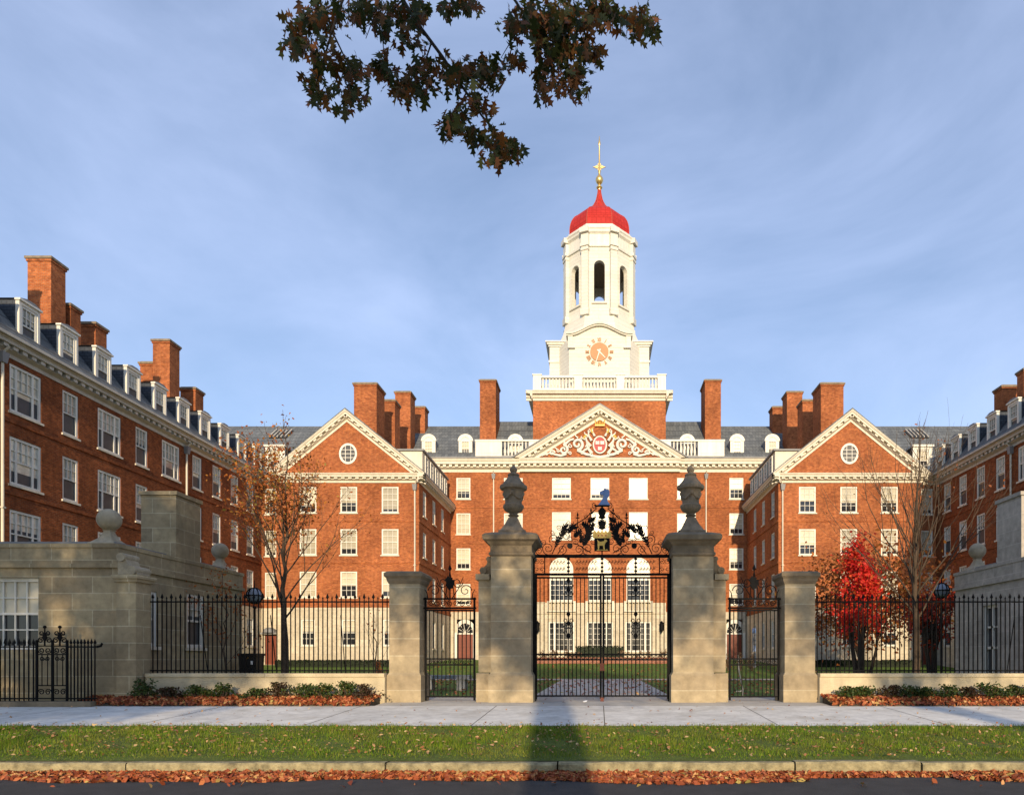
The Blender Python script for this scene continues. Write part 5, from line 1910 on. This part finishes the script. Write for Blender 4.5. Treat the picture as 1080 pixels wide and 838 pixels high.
for cx in (-13.755, -13.38):
    g = MB()
    for z in (.76, 1.08, 1.85, 2.06):
        g.box(cx - .17, cx + .17, ry - .015, ry + .015, z - .014, z + .014)
    for sg in (-1, 1):
        g.tube([(cx + sg * .07, ry, 1.08), (cx + sg * .07, ry, 1.85)], .011, n=5)
        g.tube([(p_[0] * sg + cx, ry, p_[2]) for p_ in spiral(.085, .92, ry, .08, .02, 0, 1.4, 14)], .013, n=5)
        g.tube([(p_[0] * sg + cx, ry, p_[2]) for p_ in spiral(.085, 1.95, ry, .08, .02, 0, -1.4, 14)], .013, n=5)
        g.tube([(p_[0] * sg + cx, ry, p_[2]) for p_ in spiral(.10, 2.20, ry, .08, .02, PI, -1.4, 14)], .015, n=5)
        g.tube([(p_[0] * sg + cx, ry, p_[2]) for p_ in spiral(.075, 2.38, ry, .065, .02, PI, 1.4, 14)], .014, n=5)
        g.tube([(p_[0] * sg + cx, ry, p_[2]) for p_ in spiral(.065, 1.75, ry, .06, .02, PI, 1.4, 12)], .011, n=5)
    g.tube([(cx, ry, 2.06), (cx, ry, 2.5)], .02, .015, n=6)
    g.sphere((cx, ry, 2.53), .04, 10, 8)
    g.prism([(cx - .055, ry - .02, 2.28), (cx, ry - .02, 2.36), (cx + .055, ry - .02, 2.28), (cx, ry - .02, 2.16)], (0, .04, 0))
    g.build('scrolled_leaf', IR, root)

# ================================================================== COURT FURNITURE
def lamp_post(x, y, z, label):
    root = empty('lamp_post', (x, y, zg(y)), label, 'street lamp', 'round lanterns in the court')
    z0 = zg(y)
    p = MB()
    p.lathe([(.14, z0), (.14, z0 + .2), (.07, z0 + .35), (.045, z0 + .6), (.04, z - .45), (.07, z - .42), (.04, z - .36)], x, y, 10)
    p.build('pole', IR, root, smooth=True)
    g = MB()
    g.sphere((x, y, z), .25, 18, 12, 1.05)
    g.build('globe', M['lamp_glass'], root, smooth=True)
    c = MB()
    for k in range(10):
        a = 2 * PI * k / 10
        c.tube([(x + .27 * math.sin(t) * math.cos(a), y + .27 * math.sin(t) * math.sin(a), z - .285 * math.cos(t)) for t in [PI * i / 10 for i in range(11)]], .016, n=4)
    c.tube([(x + .275 * math.cos(2 * PI * i / 20), y + .275 * math.sin(2 * PI * i / 20), z) for i in range(21)], .02, n=4)
    c.tube([(x, y, z + .3), (x, y, z + .55)], .025, .01, n=6)
    c.build('cage', IR, root)
lamp_post(-12.1, 24.0, 3.95, 'round caged lantern on a black post near the left lodge')
lamp_post(12.65, 25.2, 4.25, 'round caged lantern on a black post near the right lodge')

def bin_(x, y):
    z0 = zg(y)
    root = empty('litter_bin', (x, y, z0), 'black litter bin behind the left fence', 'bin')
    m = MB()
    m.taper(x - .3, x + .3, y - .28, y + .28, z0 + 1.25, z0, .05)
    m.build('body', M['black_plastic'], root)
    l = MB()
    l.box(x - .33, x + .33, y - .31, y + .31, z0 + 1.25, z0 + 1.33)
    l.build('lid', M['black_plastic'], root)
    t = MB()
    t.box(x + .12, x + .19, y - .292, y - .287, z0 + .95, z0 + 1.08)
    t.build('sticker', M['paper'], root)
bin_(-11.75, 23.1)
x, y = 10.7, 47.0
z0 = zg(y)
root = empty('emergency_phone', (x, y, z0), 'slim grey phone pillar with a blue cap before the right gabled block', 'phone pillar')
m = MB()
m.box(x - .11, x + .11, y - .11, y + .11, z0 - .05, z0 + 2.35)
m.build('pillar', M['bench_stone'], root)
m = MB()
m.lathe([(.10, z0 + 2.35), (.14, z0 + 2.40), (.14, z0 + 2.62), (.05, z0 + 2.72)], x, y, 12)
m.build('cap', M['sky_and_cap_blue'], root)
m = MB()
m.box(x - .08, x + .08, y - .118, y - .111, z0 + 1.1, z0 + 1.5)
m.build('call_plate', M['sky_and_cap_blue'], root)
m = MB()
m.tube([(4.28, 21.0, 1.86), (4.30, 21.0, 1.5), (4.36, 21.0, 1.1), (4.44, 21.0, .80), (4.42, 21.0, .60)], .022, n=6)
m.tube([(4.44, 21.0, .80), (4.36, 21.0, .74), (4.22, 21.0, .74)], .02, n=6)
tag(m.build('handrail', M['bench_stone']), 'bent grey metal handrail standing behind the right side gate', 'handrail')
# stone bench behind the left side gate
bx, by = -5.6, 25.0
root = empty('stone_bench', (bx, by, .6), 'grey stone bench on the lawn behind the left side gate', 'bench')
m = MB()
m.box(bx - .9, bx + .9, by - .3, by + .3, 1.00, 1.14)
m.build('seat', M['bench_stone'], root)
for sg in (-1, 1):
    m = MB()
    m.box(bx + sg * .75, bx + sg * .45, by - .26, by + .26, .59, 1.0)
    m.build('leg', M['bench_stone'], root)
# low brick garden wall with dried flowers before the main hall
m = MB()
m.box(-8.5, 8.7, 51.4, 51.7, 1.1, 1.78)
m.box(-8.55, 8.75, 51.36, 51.74, 1.78, 1.84)
tag(m.build('garden_wall', M['garden_brick']), 'low red brick garden wall before the central hall', 'wall')
def bush(name, x, y, rx, ry_, h, n, size, mat, label, cat, group=None, seed=1, z=None, stem=True, top=0.0, stem_mat='bark'):
    z0 = zg(y) if z is None else z
    root = empty(name, (x, y, z0), label, cat, group)
    rg = np.random.default_rng(seed)
    k = max(4, int(n / 18))
    cl = np.stack([rg.normal(0, .42, k) * rx, rg.normal(0, .42, k) * ry_, h * (.25 + .70 * rg.uniform(0, 1, k) ** .8)], 1)
    wgt = 1 - .55 * (cl[:, 2] / h - top)
    cl[:, 0] *= np.clip(wgt, .3, 1.2)
    cl[:, 1] *= np.clip(wgt, .3, 1.2)
    ids = rg.integers(0, k, n)
    pts = cl[ids] + rg.normal(0, 1, (n, 3)) * np.array([rx, ry_, h * .8]) * .13
    pts[:, 2] = np.clip(pts[:, 2], .04, h * 1.08)
    pts += np.array([x, y, z0])
    leaf_cards('foliage', pts, size, mat, root, seed + 5)
    if stem:
        m = MB()
        for c in cl[:min(k, 14)]:
            m.tube([(x + c[0] * .1, y + c[1] * .1, z0 - .03), (x + c[0] * .55, y + c[1] * .55, z0 + c[2] * .5), (x + c[0], y + c[1], z0 + c[2])], .012 + .012 * h, .005, n=5)
        m.build('stem', M[stem_mat], root)
    return root
NTH = ['first', 'second', 'third', 'fourth', 'fifth', 'sixth', 'seventh', 'eighth', 'ninth', 'tenth', 'eleventh', 'twelfth', 'thirteenth', 'fourteenth', 'fifteenth', 'sixteenth']
rs = random.Random(5)
for k in range(16):
    x = -7.8 + 16.0 * k / 15 + rs.uniform(-.2, .2)
    if abs(x - .1) < 1.0: continue
    side = 'left' if x < 0 else 'right'
    bush('dried_shrub', x, 52.3, .62, .5, .95, 130, .13, M['dry_leaf'], 'dried brown flower shrub behind the brick garden wall, %s from its left end' % NTH[k], 'shrub', 'dried shrubs along the garden wall', 60 + k, z=1.4)
for (x0, x1, y, h, lab) in ((-22.5, -13.4, 47.8, .45, 'low dark clipped hedge in front of the left gabled block'), (13.4, 22.5, 47.8, .45, 'low dark clipped hedge in front of the right gabled block'), (-1.9, 2.1, 57.6, 1.2, 'dark clipped hedge under the central window of the hall')):
    m = MB()
    m.box(x0, x1, y - .4, y + .4, zg(y) - .05, zg(y) + h * .9)
    core = m.build('hedge', M['hedge_leaf'])
    tag(core, lab, 'hedge')
    rg = np.random.default_rng(int(abs(x0)))
    n = int((x1 - x0) * 260)
    pts = np.stack([rg.uniform(x0 - .05, x1 + .05, n), y + rg.uniform(-.5, .5, n), zg(y) + h * (.1 + .9 * rg.uniform(0, 1, n) ** .5)], 1)
    leaf_cards('foliage', pts, .12, M['hedge_leaf'], core, 3)
for k, x in enumerate((8.3, 9.1, 9.9)):
    bush('potted_shrub', x, 44.0, .4, .4, 1.1, 160, .12, M['dry_leaf'], '%s brown dried shrub of the row on the lawn behind the right side gate' % ('left', 'middle', 'right')[k], 'shrub', 'dried shrubs behind the right side gate', 90 + k)
for k, x in enumerate((-12.2, -11.0, -9.9)):
    bush('rust_shrub', x, 38.0, .38, .38, 1.0, 140, .12, M['brown_leaf'], '%s small rust coloured shrub of the row behind the left fence' % ('left', 'middle', 'right')[k], 'shrub', 'rust shrubs behind the left fence', 190 + k)

# ================================================================== PLANTING BEDS
def bed(x0, x1, name):
    m = MB()
    m.prism([(x0, 16.95, .50), (x0, 17.84, .50), (x0, 17.84, .74), (x0, 17.3, .70), (x0, 17.0, .60)], (x1 - x0, 0, 0))
    return tag(m.build(name, M['earth']), kind='structure')
bed(-12.45, -5.72, 'planting_bed')
bed(5.85, 20, 'planting_bed')
rs = random.Random(8)
SH = [(-11.55, .62, 0), (-10.95, .40, 1), (-10.2, .44, 0), (-9.6, .50, 0), (-8.75, .36, 0), (-8.2, .52, 1), (-7.55, .48, 0), (-7.0, .50, 0), (-6.45, .55, 0), (-5.98, .48, 1),
      (6.35, .40, 0), (6.75, .42, 0), (7.45, .44, 1), (7.95, .46, 0), (8.35, .40, 0), (8.95, .46, 0), (9.45, .40, 1), (10.0, .54, 0), (10.55, .46, 0), (11.1, .50, 1), (11.6, .44, 0)]
ORD = ['first', 'second', 'third', 'fourth', 'fifth', 'sixth', 'seventh', 'eighth', 'ninth', 'tenth', 'eleventh', 'twelfth', 'thirteenth', 'fourteenth', 'fifteenth', 'sixteenth']
side_word = {0: 'leafy green', 1: 'dark bronze'}
for k, (x, h, t) in enumerate(SH):
    wh = 'left' if x < 0 else 'right'
    bush('bed_shrub', x, 17.40, .52, .26, h * .85, 460, .062, M['shrub_leaf'] if t == 0 else M['red_shrub_leaf'],
         'small %s shrub in the %s leaf covered bed, %s from the gate pier' % (side_word[t], wh, ORD[(9 - k) if k < 10 else (k - 10)]), 'shrub', 'shrubs in the %s bed' % wh, 20 + k, z=.66)

# ================================================================== TREES
def grow(mb, rg, p, d, L_, r, lvl, maxl, tips, spread=.5, up=.12, shrink=.78, kids=(2, 3), segs=4, wob=.10):
    pts = [p.copy()]
    q = p.copy()
    dd = d.normalized()
    mids = []
    for i in range(segs):
        dd = (dd + Vector((rg.uniform(-1, 1), rg.uniform(-1, 1), rg.uniform(-1, 1) * .6)) * wob + Vector((0, 0, up * .25))).normalized()
        q = q + dd * (L_ / segs)
        pts.append(q.copy())
        mids.append((q.copy(), dd.copy()))
    mb.tube(pts, r, r * .62, n=8 if lvl == 0 else (6 if lvl < 3 else 4))
    if lvl >= maxl:
        tips += pts[1:]
        return
    if lvl == maxl - 1:
        tips += pts[2:]
    for i in range(rg.randint(*kids)):
        s_, sdir = mids[-1] if i == 0 else rg.choice(mids[1:])
        ax = Vector((rg.uniform(-1, 1), rg.uniform(-1, 1), rg.uniform(-1, 1))).normalized()
        nd = (sdir + (ax - sdir * ax.dot(sdir)).normalized() * (spread * (.35 if i == 0 else 1)) * rg.uniform(.7, 1.25) + Vector((0, 0, up))).normalized()
        grow(mb, rg, s_, nd, L_ * shrink * rg.uniform(.75, 1.1), r * (.62 if i == 0 else .48), lvl + 1, maxl, tips, spread, up, shrink, kids, segs, wob)

def court_tree(name, x, y, label, seed, height, rtrunk, leafmat, nleaf, lsize, bark, trunk_h, nlimb=9, maxl=3, leaf_fn=None, spread=.55, limb_len=1.0, tilt=.55):
    rg = random.Random(seed)
    z0 = zg(y)
    root = empty(name, (x, y, z0), label, 'tree')
    mb = MB()
    tips = []
    pts = [Vector((x, y, z0 - .1))]
    n = 10
    for i in range(1, n + 1):
        pts.append(Vector((x + rg.uniform(-.05, .05) * i * .25, y + rg.uniform(-.05, .05) * i * .25, z0 + height * .72 * i / n)))
    mb.tube(pts, rtrunk, rtrunk * .25, n=10)
    grow(mb, rg, pts[-1], Vector((0, 0, 1)), height * .16, rtrunk * .28, 1, maxl, tips, spread, .10)
    for k in range(nlimb):
        f = (k + .5) / nlimb
        zz = trunk_h + (height * .70 - trunk_h) * f
        i = min(n - 1, int(zz / (height * .72) * n))
        p = pts[i].lerp(pts[i + 1], (zz / (height * .72) * n) % 1.0)
        a = k * 2.4 + rg.uniform(-.4, .4)
        d = Vector((math.cos(a) * tilt, math.sin(a) * tilt, .62 + .25 * f))
        grow(mb, rg, p, d, height * .23 * limb_len * (1.05 - .35 * f), rtrunk * .25 * (1 - .45 * f), 1, maxl, tips, spread, .12)
    mb.build('trunk', bark, root, smooth=True)
    if nleaf:
        g2 = np.random.default_rng(seed)
        tp = np.array([tuple(t) for t in tips])
        if leaf_fn:
            wgt = np.array([leaf_fn(*t) for t in tp])
        else:
            wgt = np.ones(len(tp))
        wgt = wgt / wgt.sum()
        ids = g2.choice(len(tp), nleaf, p=wgt)
        P_ = tp[ids] + g2.normal(0, .09 + lsize * .5, (nleaf, 3))
        leaf_cards('crown', P_, lsize, leafmat, root, seed + 1)
    return root

def lf_left(x, y, z):
    return max(.02, (1.0 if x < -9.6 else .28) * (1 if z > 4.6 else .25) * (1.3 if z < 8.6 else .6))
court_tree('young_tree', -10.1, 22.0, 'slender young tree with sparse orange leaves behind the left fence', 7, 7.9, .13, M['orange_leaf'], 3300, .09, M['bark'], 2.3, 18, 4, lf_left, .60, .92, .46)
court_tree('bare_tree', 11.15, 24.0, 'tall bare upright tree behind the right fence', 23, 8.7, .15, M['brown_leaf'], 110, .09, M['bark'], 2.4, 22, 4, None, .50, 1.0, .44)
court_tree('thin_tree', -9.0, 27.5, 'thin bare sapling behind the middle of the left fence', 41, 3.6, .04, M['brown_leaf'], 30, .09, M['bark'], .6, 7, 2, None, .6, 1.2, .5)
court_tree('thin_tree', -11.6, 21.2, 'small brown leaved sapling beside the left lodge', 43, 3.9, .04, M['brown_leaf'], 340, .08, M['bark'], .8, 8, 2, None, .6, 1.2, .5)

def leafy_tree(name, x, y, label, seed, z_lo, z_hi, rx, mat, n, size, bark, cone=False, forks=4, hollow=.3, clusters=46, ztrunk=None):
    rg = np.random.default_rng(seed)
    r2 = random.Random(seed)
    z0 = zg(y)
    root = empty(name, (x, y, z0), label, 'tree')
    cl = []
    while len(cl) < clusters:
        u = rg.uniform(-1, 1, 3)
        if np.linalg.norm(u) > 1 or np.linalg.norm(u) < hollow:
            continue
        t = (u[2] + 1) / 2
        k = 1.0
        if cone:
            k = (1.12 - 1.02 * t) if t > .25 else (.55 + 1.3 * t)
            u[:2] /= max(1e-3, math.sqrt(max(.05, 1 - u[2] ** 2)))
        cl.append((x + u[0] * rx * k, y + u[1] * rx * k, z_lo + (z_hi - z_lo) * t))
    cl = np.array(cl)
    ids = rg.integers(0, clusters, n)
    sp_ = rx * (.16 if cone else .20)
    pts = cl[ids] + rg.normal(0, 1, (n, 3)) * np.array([sp_, sp_, sp_ * .8])
    m = MB()
    zt_ = z_lo + (z_hi - z_lo) * .35
    for k in range(forks):
        a = 2 * PI * k / forks + .4
        b0 = Vector((x + .10 * math.cos(a), y + .10 * math.sin(a), z0 - .05))
        b1 = Vector((x + rx * .18 * math.cos(a), y + rx * .18 * math.sin(a), z0 + (z_lo - z0) * .8))
        b2 = Vector((x + rx * .30 * math.cos(a), y + rx * .30 * math.sin(a), zt_))
        m.tube([b0, (b0 + b1) / 2 + Vector((.05, .03, 0)), b1, (b1 + b2) / 2 + Vector((-.06, .04, 0)), b2], .14 if forks < 4 else .10, .05, n=7)
        for c in cl[k::forks][:9]:
            c_ = Vector(c)
            m.tube([b1.lerp(b2, r2.random()), (b2 + c_) / 2 + Vector((0, 0, -.1)), c_], .035, .01, n=5)
    m.build('trunk', bark, root, smooth=True)
    leaf_cards('crown', pts, size, mat, root, seed + 9)
    return root
leafy_tree('red_maple', 12.55, 33.0, 'bright scarlet narrow maple behind the right fence', 3, 2.6, 7.7, 1.5, M['red_leaf'], 5000, .15, M['dark_bark'], True, 3, .15, 90)
leafy_tree('russet_tree', 14.9, 38.0, 'broad russet tree behind the scarlet maple', 5, 2.6, 7.4, 3.9, M['brown_leaf'], 6500, .19, M['dark_bark'], False, 4, .35, 90)
leafy_tree('dark_red_shrub', 13.05, 26.8, 'dark red bush beside the right lodge', 9, 2.1, 4.7, .95, M['dark_red_leaf'], 2000, .12, M['dark_bark'], False, 4, .2, 34)

# ---- the street oak behind the camera: trunk, limb, the branch hanging into the picture
ox, oy = .55, -4.6
oak = empty('oak_tree', (ox, oy, 0), 'large oak whose dark leafy branch hangs down at the top', 'tree')
rg = random.Random(2)
m = MB()
m.lathe([(.95, -.1), (.70, .25), (.58, .8), (.52, 2.0), (.48, 4.0), (.44, 6.0), (.36, 7.4)], ox, oy, 14)
limb = [Vector(p) for p in ((ox, oy, 6.2), (.2, -2.0, 8.6), (-.3, 1.5, 10.3), (-.9, 4.8, 11.2), (-1.5, 7.6, 11.3), (-2.4, 9.4, 11.0))]
m.tube(limb, .24, .07, n=9)
for (a, b, c_) in (((ox, oy, 7.0), (2.6, -5.6, 9.3), (4.6, -6.4, 11.0)), ((ox, oy, 6.6), (-1.8, -5.6, 9.0), (-4.2, -6.2, 10.6)), ((ox, oy, 7.2), (.7, -6.8, 10.5), (1.0, -8.8, 12.6)), ((ox, oy, 7.0), (1.6, -3.4, 9.6), (2.6, -2.2, 11.8))):
    m.tube([Vector(a), Vector(b), Vector(c_)], .20, .06, n=8)
def px(x, y, Yd):
    return Vector(((x - 631.5) / 720 * Yd, Yd, 1.75 + (694 - y) / 720 * Yd))
cp = lambda a, b, Yd: px(280 + a / 2.4545, b / 2.4545, Yd)      # points read off the enlarged view of the branch
twigs = [
    ([(330, -60), (355, 0), (400, 70), (460, 150), (520, 240), (560, 300), (640, 395)], 8.2, .032),
    ([(240, -60), (200, 0), (172, 80), (150, 160), (120, 250)], 8.0, .022),
    ([(200, 0), (120, 40), (60, 90)], 8.1, .014),
    ([(172, 80), (220, 180), (215, 280)], 7.9, .013),
    ([(355, 0), (300, 60), (310, 180)], 8.4, .014),
    ([(430, 110), (400, 200), (360, 260)], 8.3, .013),
    ([(480, 180), (560, 190), (600, 170)], 8.2, .013),
    ([(520, 240), (480, 320), (480, 350)], 8.1, .012),
    ([(600, -60), (645, 0), (690, 70), (760, 120), (790, 220)], 8.6, .024),
    ([(690, 70), (640, 100), (610, 150), (650, 165)], 8.6, .010),
    ([(740, 105), (820, 120), (850, 150)], 8.7, .012),
    ([(700, -40), (800, 20), (920, 40), (1000, 75)], 8.8, .018),
    ([(470, -50), (500, 0), (560, 20)], 8.0, .012),
    ([(300, -40), (290, 20), (260, 100)], 8.5, .013),
    ([(760, 120), (730, 200), (720, 245)], 8.5, .010),
]
leafpts, leafdir = [], []
tw = MB()
for i, (pp, Yd, r) in enumerate(twigs):
    P_ = [cp(a, b, Yd + .12 * math.sin(k * 1.7 + i)) for k, (a, b) in enumerate(pp)]
    tw.tube(P_, r * .8, r * .3, n=6)
    if pp[0][1] < 0:
        near = min(limb[2:], key=lambda q: (q - P_[0]).length)
        m.tube([near, (near + P_[0]) / 2 + Vector((0, 0, .1)), P_[0]], r * 1.6, r, n=7)
m.build('trunk', M['bark'], oak, smooth=True)
two = tw.build('branch', M['dark_bark'], oak, smooth=True)
# leaf clumps along the twigs (enlarged-view centres, radii, how many)
clumps = [(130, 60, 78, 46, 58), (85, 110, 42, 42, 34), (165, 30, 70, 34, 36), (130, 225, 34, 62, 34), (215, 215, 50, 72, 56), (160, 150, 40, 30, 18),
          (320, 40, 78, 46, 66), (255, 30, 40, 34, 24), (390, 30, 36, 36, 26), (300, 170, 36, 36, 26), (375, 215, 62, 50, 64), (420, 170, 46, 34, 22), (375, 110, 40, 26, 16),
          (500, 195, 44, 44, 34), (570, 185, 46, 40, 46), (480, 320, 34, 42, 36), (545, 270, 44, 44, 26), (545, 345, 30, 30, 18), (600, 370, 40, 44, 40), (640, 385, 28, 28, 22), (590, 405, 24, 24, 14),
          (510, 12, 56, 22, 32), (470, 30, 26, 18, 8), (640, 60, 34, 40, 26), (640, 155, 30, 30, 16), (700, 50, 60, 50, 62), (760, 40, 60, 44, 62), (770, 120, 66, 50, 80), (840, 140, 30, 44, 32), (790, 210, 48, 40, 46), (725, 200, 34, 44, 26), (715, 245, 20, 18, 8), (720, 120, 40, 36, 26),
          (880, 40, 46, 40, 44), (950, 50, 46, 44, 46), (995, 65, 28, 40, 26), (840, 20, 40, 30, 24), (820, 60, 40, 30, 24)]
rl = np.random.default_rng(12)
outline = [(0, 0), (.035, .10), (.21, .16), (.09, .28), (.32, .42), (.40, .52), (.12, .52), (.16, .64), (.27, .78), (.08, .80), (0, 1.0)]
outline = outline + [(-a, b) for a, b in outline[-2:0:-1]]
OV = np.array(outline)
LV = []
for (cx_, cy_, rx_, ry_, n) in clumps:
    for _ in range(int(n * 1.55)):
        u, v = rl.normal(0, .5, 2)
        a, b = cx_ + rx_ * np.clip(u, -1.05, 1.05), cy_ + ry_ * np.clip(v, -1.05, 1.05)
        Yd = 8.3 + rl.normal(0, .35) + .4 * (cx_ > 620)
        P_ = np.array(cp(a, b, Yd))
        ln = .17 * rl.uniform(.7, 1.2)
        d = np.array([rl.normal(0, .55), rl.normal(0, .5), -.75 + rl.normal(0, .45)])
        d /= np.linalg.norm(d)
        nrm = rl.normal(0, 1, 3) + np.array([0, -.5, .4])
        nrm -= d * nrm.dot(d)
        nrm /= np.linalg.norm(nrm)
        t = np.cross(d, nrm)
        LV.append(P_ + (OV[:, :1] * t + (OV[:, 1:] - .32) * d + (np.abs(OV[:, :1]) * .35) * nrm) * ln)
np_mesh('hanging_leaves', np.array(LV), len(outline), M['oak_leaf'], two)
# the crowns that shade the gates
def crown_pts(seed, cx_, cy_, cz_, rx_, ry_, rz_, n, k):
    g = np.random.default_rng(seed)
    u = g.normal(size=(k, 3))
    u /= np.linalg.norm(u, axis=1)[:, None]
    u *= g.uniform(.25, 1, k)[:, None] ** .5
    c = u * np.array([rx_, ry_, rz_]) + np.array([cx_, cy_, cz_])
    ids = g.integers(0, k, n)
    return c[ids] + g.normal(0, 1, (n, 3)) * np.array([.55, .55, .42])
P_ = crown_pts(31, .6, -5.5, 10.6, 5.6, 3.8, 3.4, 9500, 170)
keep = ~((P_[:, 1] > -1.5) & (P_[:, 2] < 9))
leaf_cards('crown', P_[keep], .26, M['oak_leaf'], oak, 77)

def street_tree(x, y, label, seed, zc, rx_, rz_, n, k, zlo):
    root = empty('street_tree', (x, y, 0), label, 'tree', 'trees along the river side of the road')
    mm = MB()
    mm.lathe([(.6, -.1), (.42, .4), (.36, 2.0), (.32, zlo), (.22, zlo + 2)], x, y, 10)
    g = random.Random(seed)
    for i in range(7):
        a = i * .9 + g.random()
        mm.tube([Vector((x, y, zlo - .6 + .3 * i)), Vector((x + rx_ * .4 * math.cos(a), y + rx_ * .3 * math.sin(a), zc - rz_ * .2)), Vector((x + rx_ * .8 * math.cos(a), y + rx_ * .6 * math.sin(a), zc + rz_ * .4))], .14, .04, n=6)
    mm.build('trunk', M['bark'], root, smooth=True)
    leaf_cards('crown', crown_pts(seed, x, y, zc, rx_, rx_ * .75, rz_, n, k), .28, M['oak_leaf'], root, seed)
street_tree(-11.5, -8.5, 'leafy street tree behind the viewer shading the left lodge', 51, 9.8, 5.8, 4.2, 17000, 260, 5.5)
street_tree(-20.5, -8.0, 'leafy street tree behind the viewer far along the road', 52, 9.6, 5.4, 3.8, 11000, 160, 5.5)
street_tree(10.2, -9.0, 'leafy street tree behind the viewer facing the right fence', 53, 10.6, 4.4, 3.0, 2600, 50, 6)
street_tree(20.5, -9.5, 'tall leafy street tree behind the viewer facing the right lodge', 54, 15.0, 5.0, 6.6, 5200, 80, 8)

# ================================================================== GRASS AND LEAVES
rg = np.random.default_rng(99)
n = 90000
gx = rg.uniform(-13.5, 10.5, n)
gy_ = rg.uniform(10.45, 13.62, n)
gz = np.interp(gy_, [10.42, 11.4, 12.6, 13.6], [.19, .27, .35, .405])
hh = rg.uniform(.02, .075, n) * (1 + .5 * np.sin(gx * 1.7) * np.sin(gy_ * 2.3) + .3 * np.sin(gx * 5.1 + gy_ * 4)) * np.clip((gy_ - 10.40) / .45, .25, 1)
an = rg.uniform(0, 2 * PI, n)
wd_ = .0055
V0 = np.stack([gx - wd_ * np.cos(an), gy_ - wd_ * np.sin(an), gz - .005], 1)
V1 = np.stack([gx + wd_ * np.cos(an), gy_ + wd_ * np.sin(an), gz - .005], 1)
V2 = np.stack([gx + rg.normal(0, .02, n), gy_ + rg.normal(0, .02, n), gz + hh], 1)
tag(np_mesh('grass', np.stack([V0, V1, V2], 1), 3, M['blade']), kind='stuff')

pts = []
def scatter(n, x0, x1, y0, y1, zfun, pile=0.0):
    x = rg.uniform(x0, x1, n)
    y = rg.uniform(y0, y1, n)
    z = np.array([zfun(a) for a in y]) + rg.uniform(0, 1, n) * pile
    return np.stack([x, y, z], 1)
# gutter drift: thick against the kerb, uneven along its length
n = 15000
x = rg.uniform(-11, 8.6, n)
wv = .48 + .12 * np.sin(x * .9 + 1) + .08 * np.sin(x * 2.3) + .22 * np.exp(-((x - 1.9) / 1.0) ** 2)
wv = wv * np.where((x > 3.0) & (x < 5.2), .45, 1)
t = rg.uniform(0, 1, n) ** 1.5
y = 10.22 - t * wv
z = .004 + rg.uniform(0, 1, n) * (.035 * (1 - t)) * np.where((x > 3.0) & (x < 5.2), .5, 1)
drift = np.stack([x, y, z], 1)
stray = scatter(60, -11, 8.6, 9.2, 10.0, lambda a: .012)
onw = scatter(2300, -12.5, 9.5, 10.5, 13.6, lambda a: float(np.interp(a, [10.42, 13.6], [.24, .46])), .02)
walk = scatter(190, -14.5, 10.5, 13.7, 17.0, lambda a: float(np.interp(a, [13.6, 17.05], [.41, .57])) + .012)
bedl = np.concatenate([scatter(5600, -13.0, -5.7, 16.90, 17.8, lambda a: float(np.interp(a, [16.9, 17.3, 17.84], [.58, .71, .75])), .05),
                       scatter(4600, 5.8, 12.5, 16.90, 17.8, lambda a: float(np.interp(a, [16.9, 17.3, 17.84], [.58, .71, .75])), .05)])
apr = scatter(60, -5.5, 5.7, 17.1, 20, lambda a: .61)
court = scatter(2600, -12, 12, 21, 37, lambda a: .625)
bank = scatter(1500, -14, 14, 37.5, 51, lambda a: zg(a) + .02)
tag(leaf_cards('fallen_leaves', np.concatenate([drift, stray, bedl]), .082, M['litter'], None, 8, jitter=.6, flat=.05, lift=.012), kind='stuff')
tag(leaf_cards('scattered_leaves', np.concatenate([onw, walk, apr]), .052, M['pale_litter'], None, 9, jitter=.55, flat=.4, lift=.008), kind='stuff')
tag(leaf_cards('courtyard_leaves', np.concatenate([court, bank]), .12, M['litter'], None, 10, flat=.6, lift=.01), kind='stuff')
# a scrap of paper before the gate
m = MB()
m.prism([(-.42, 18.05, .60), (-.32, 18.02, .605), (-.30, 18.12, .64), (-.40, 18.16, .62)], (0, 0, .012))
tag(m.build('paper_scrap', M['paper']), 'crumpled scrap of white paper on the paving before the main gate', 'litter')
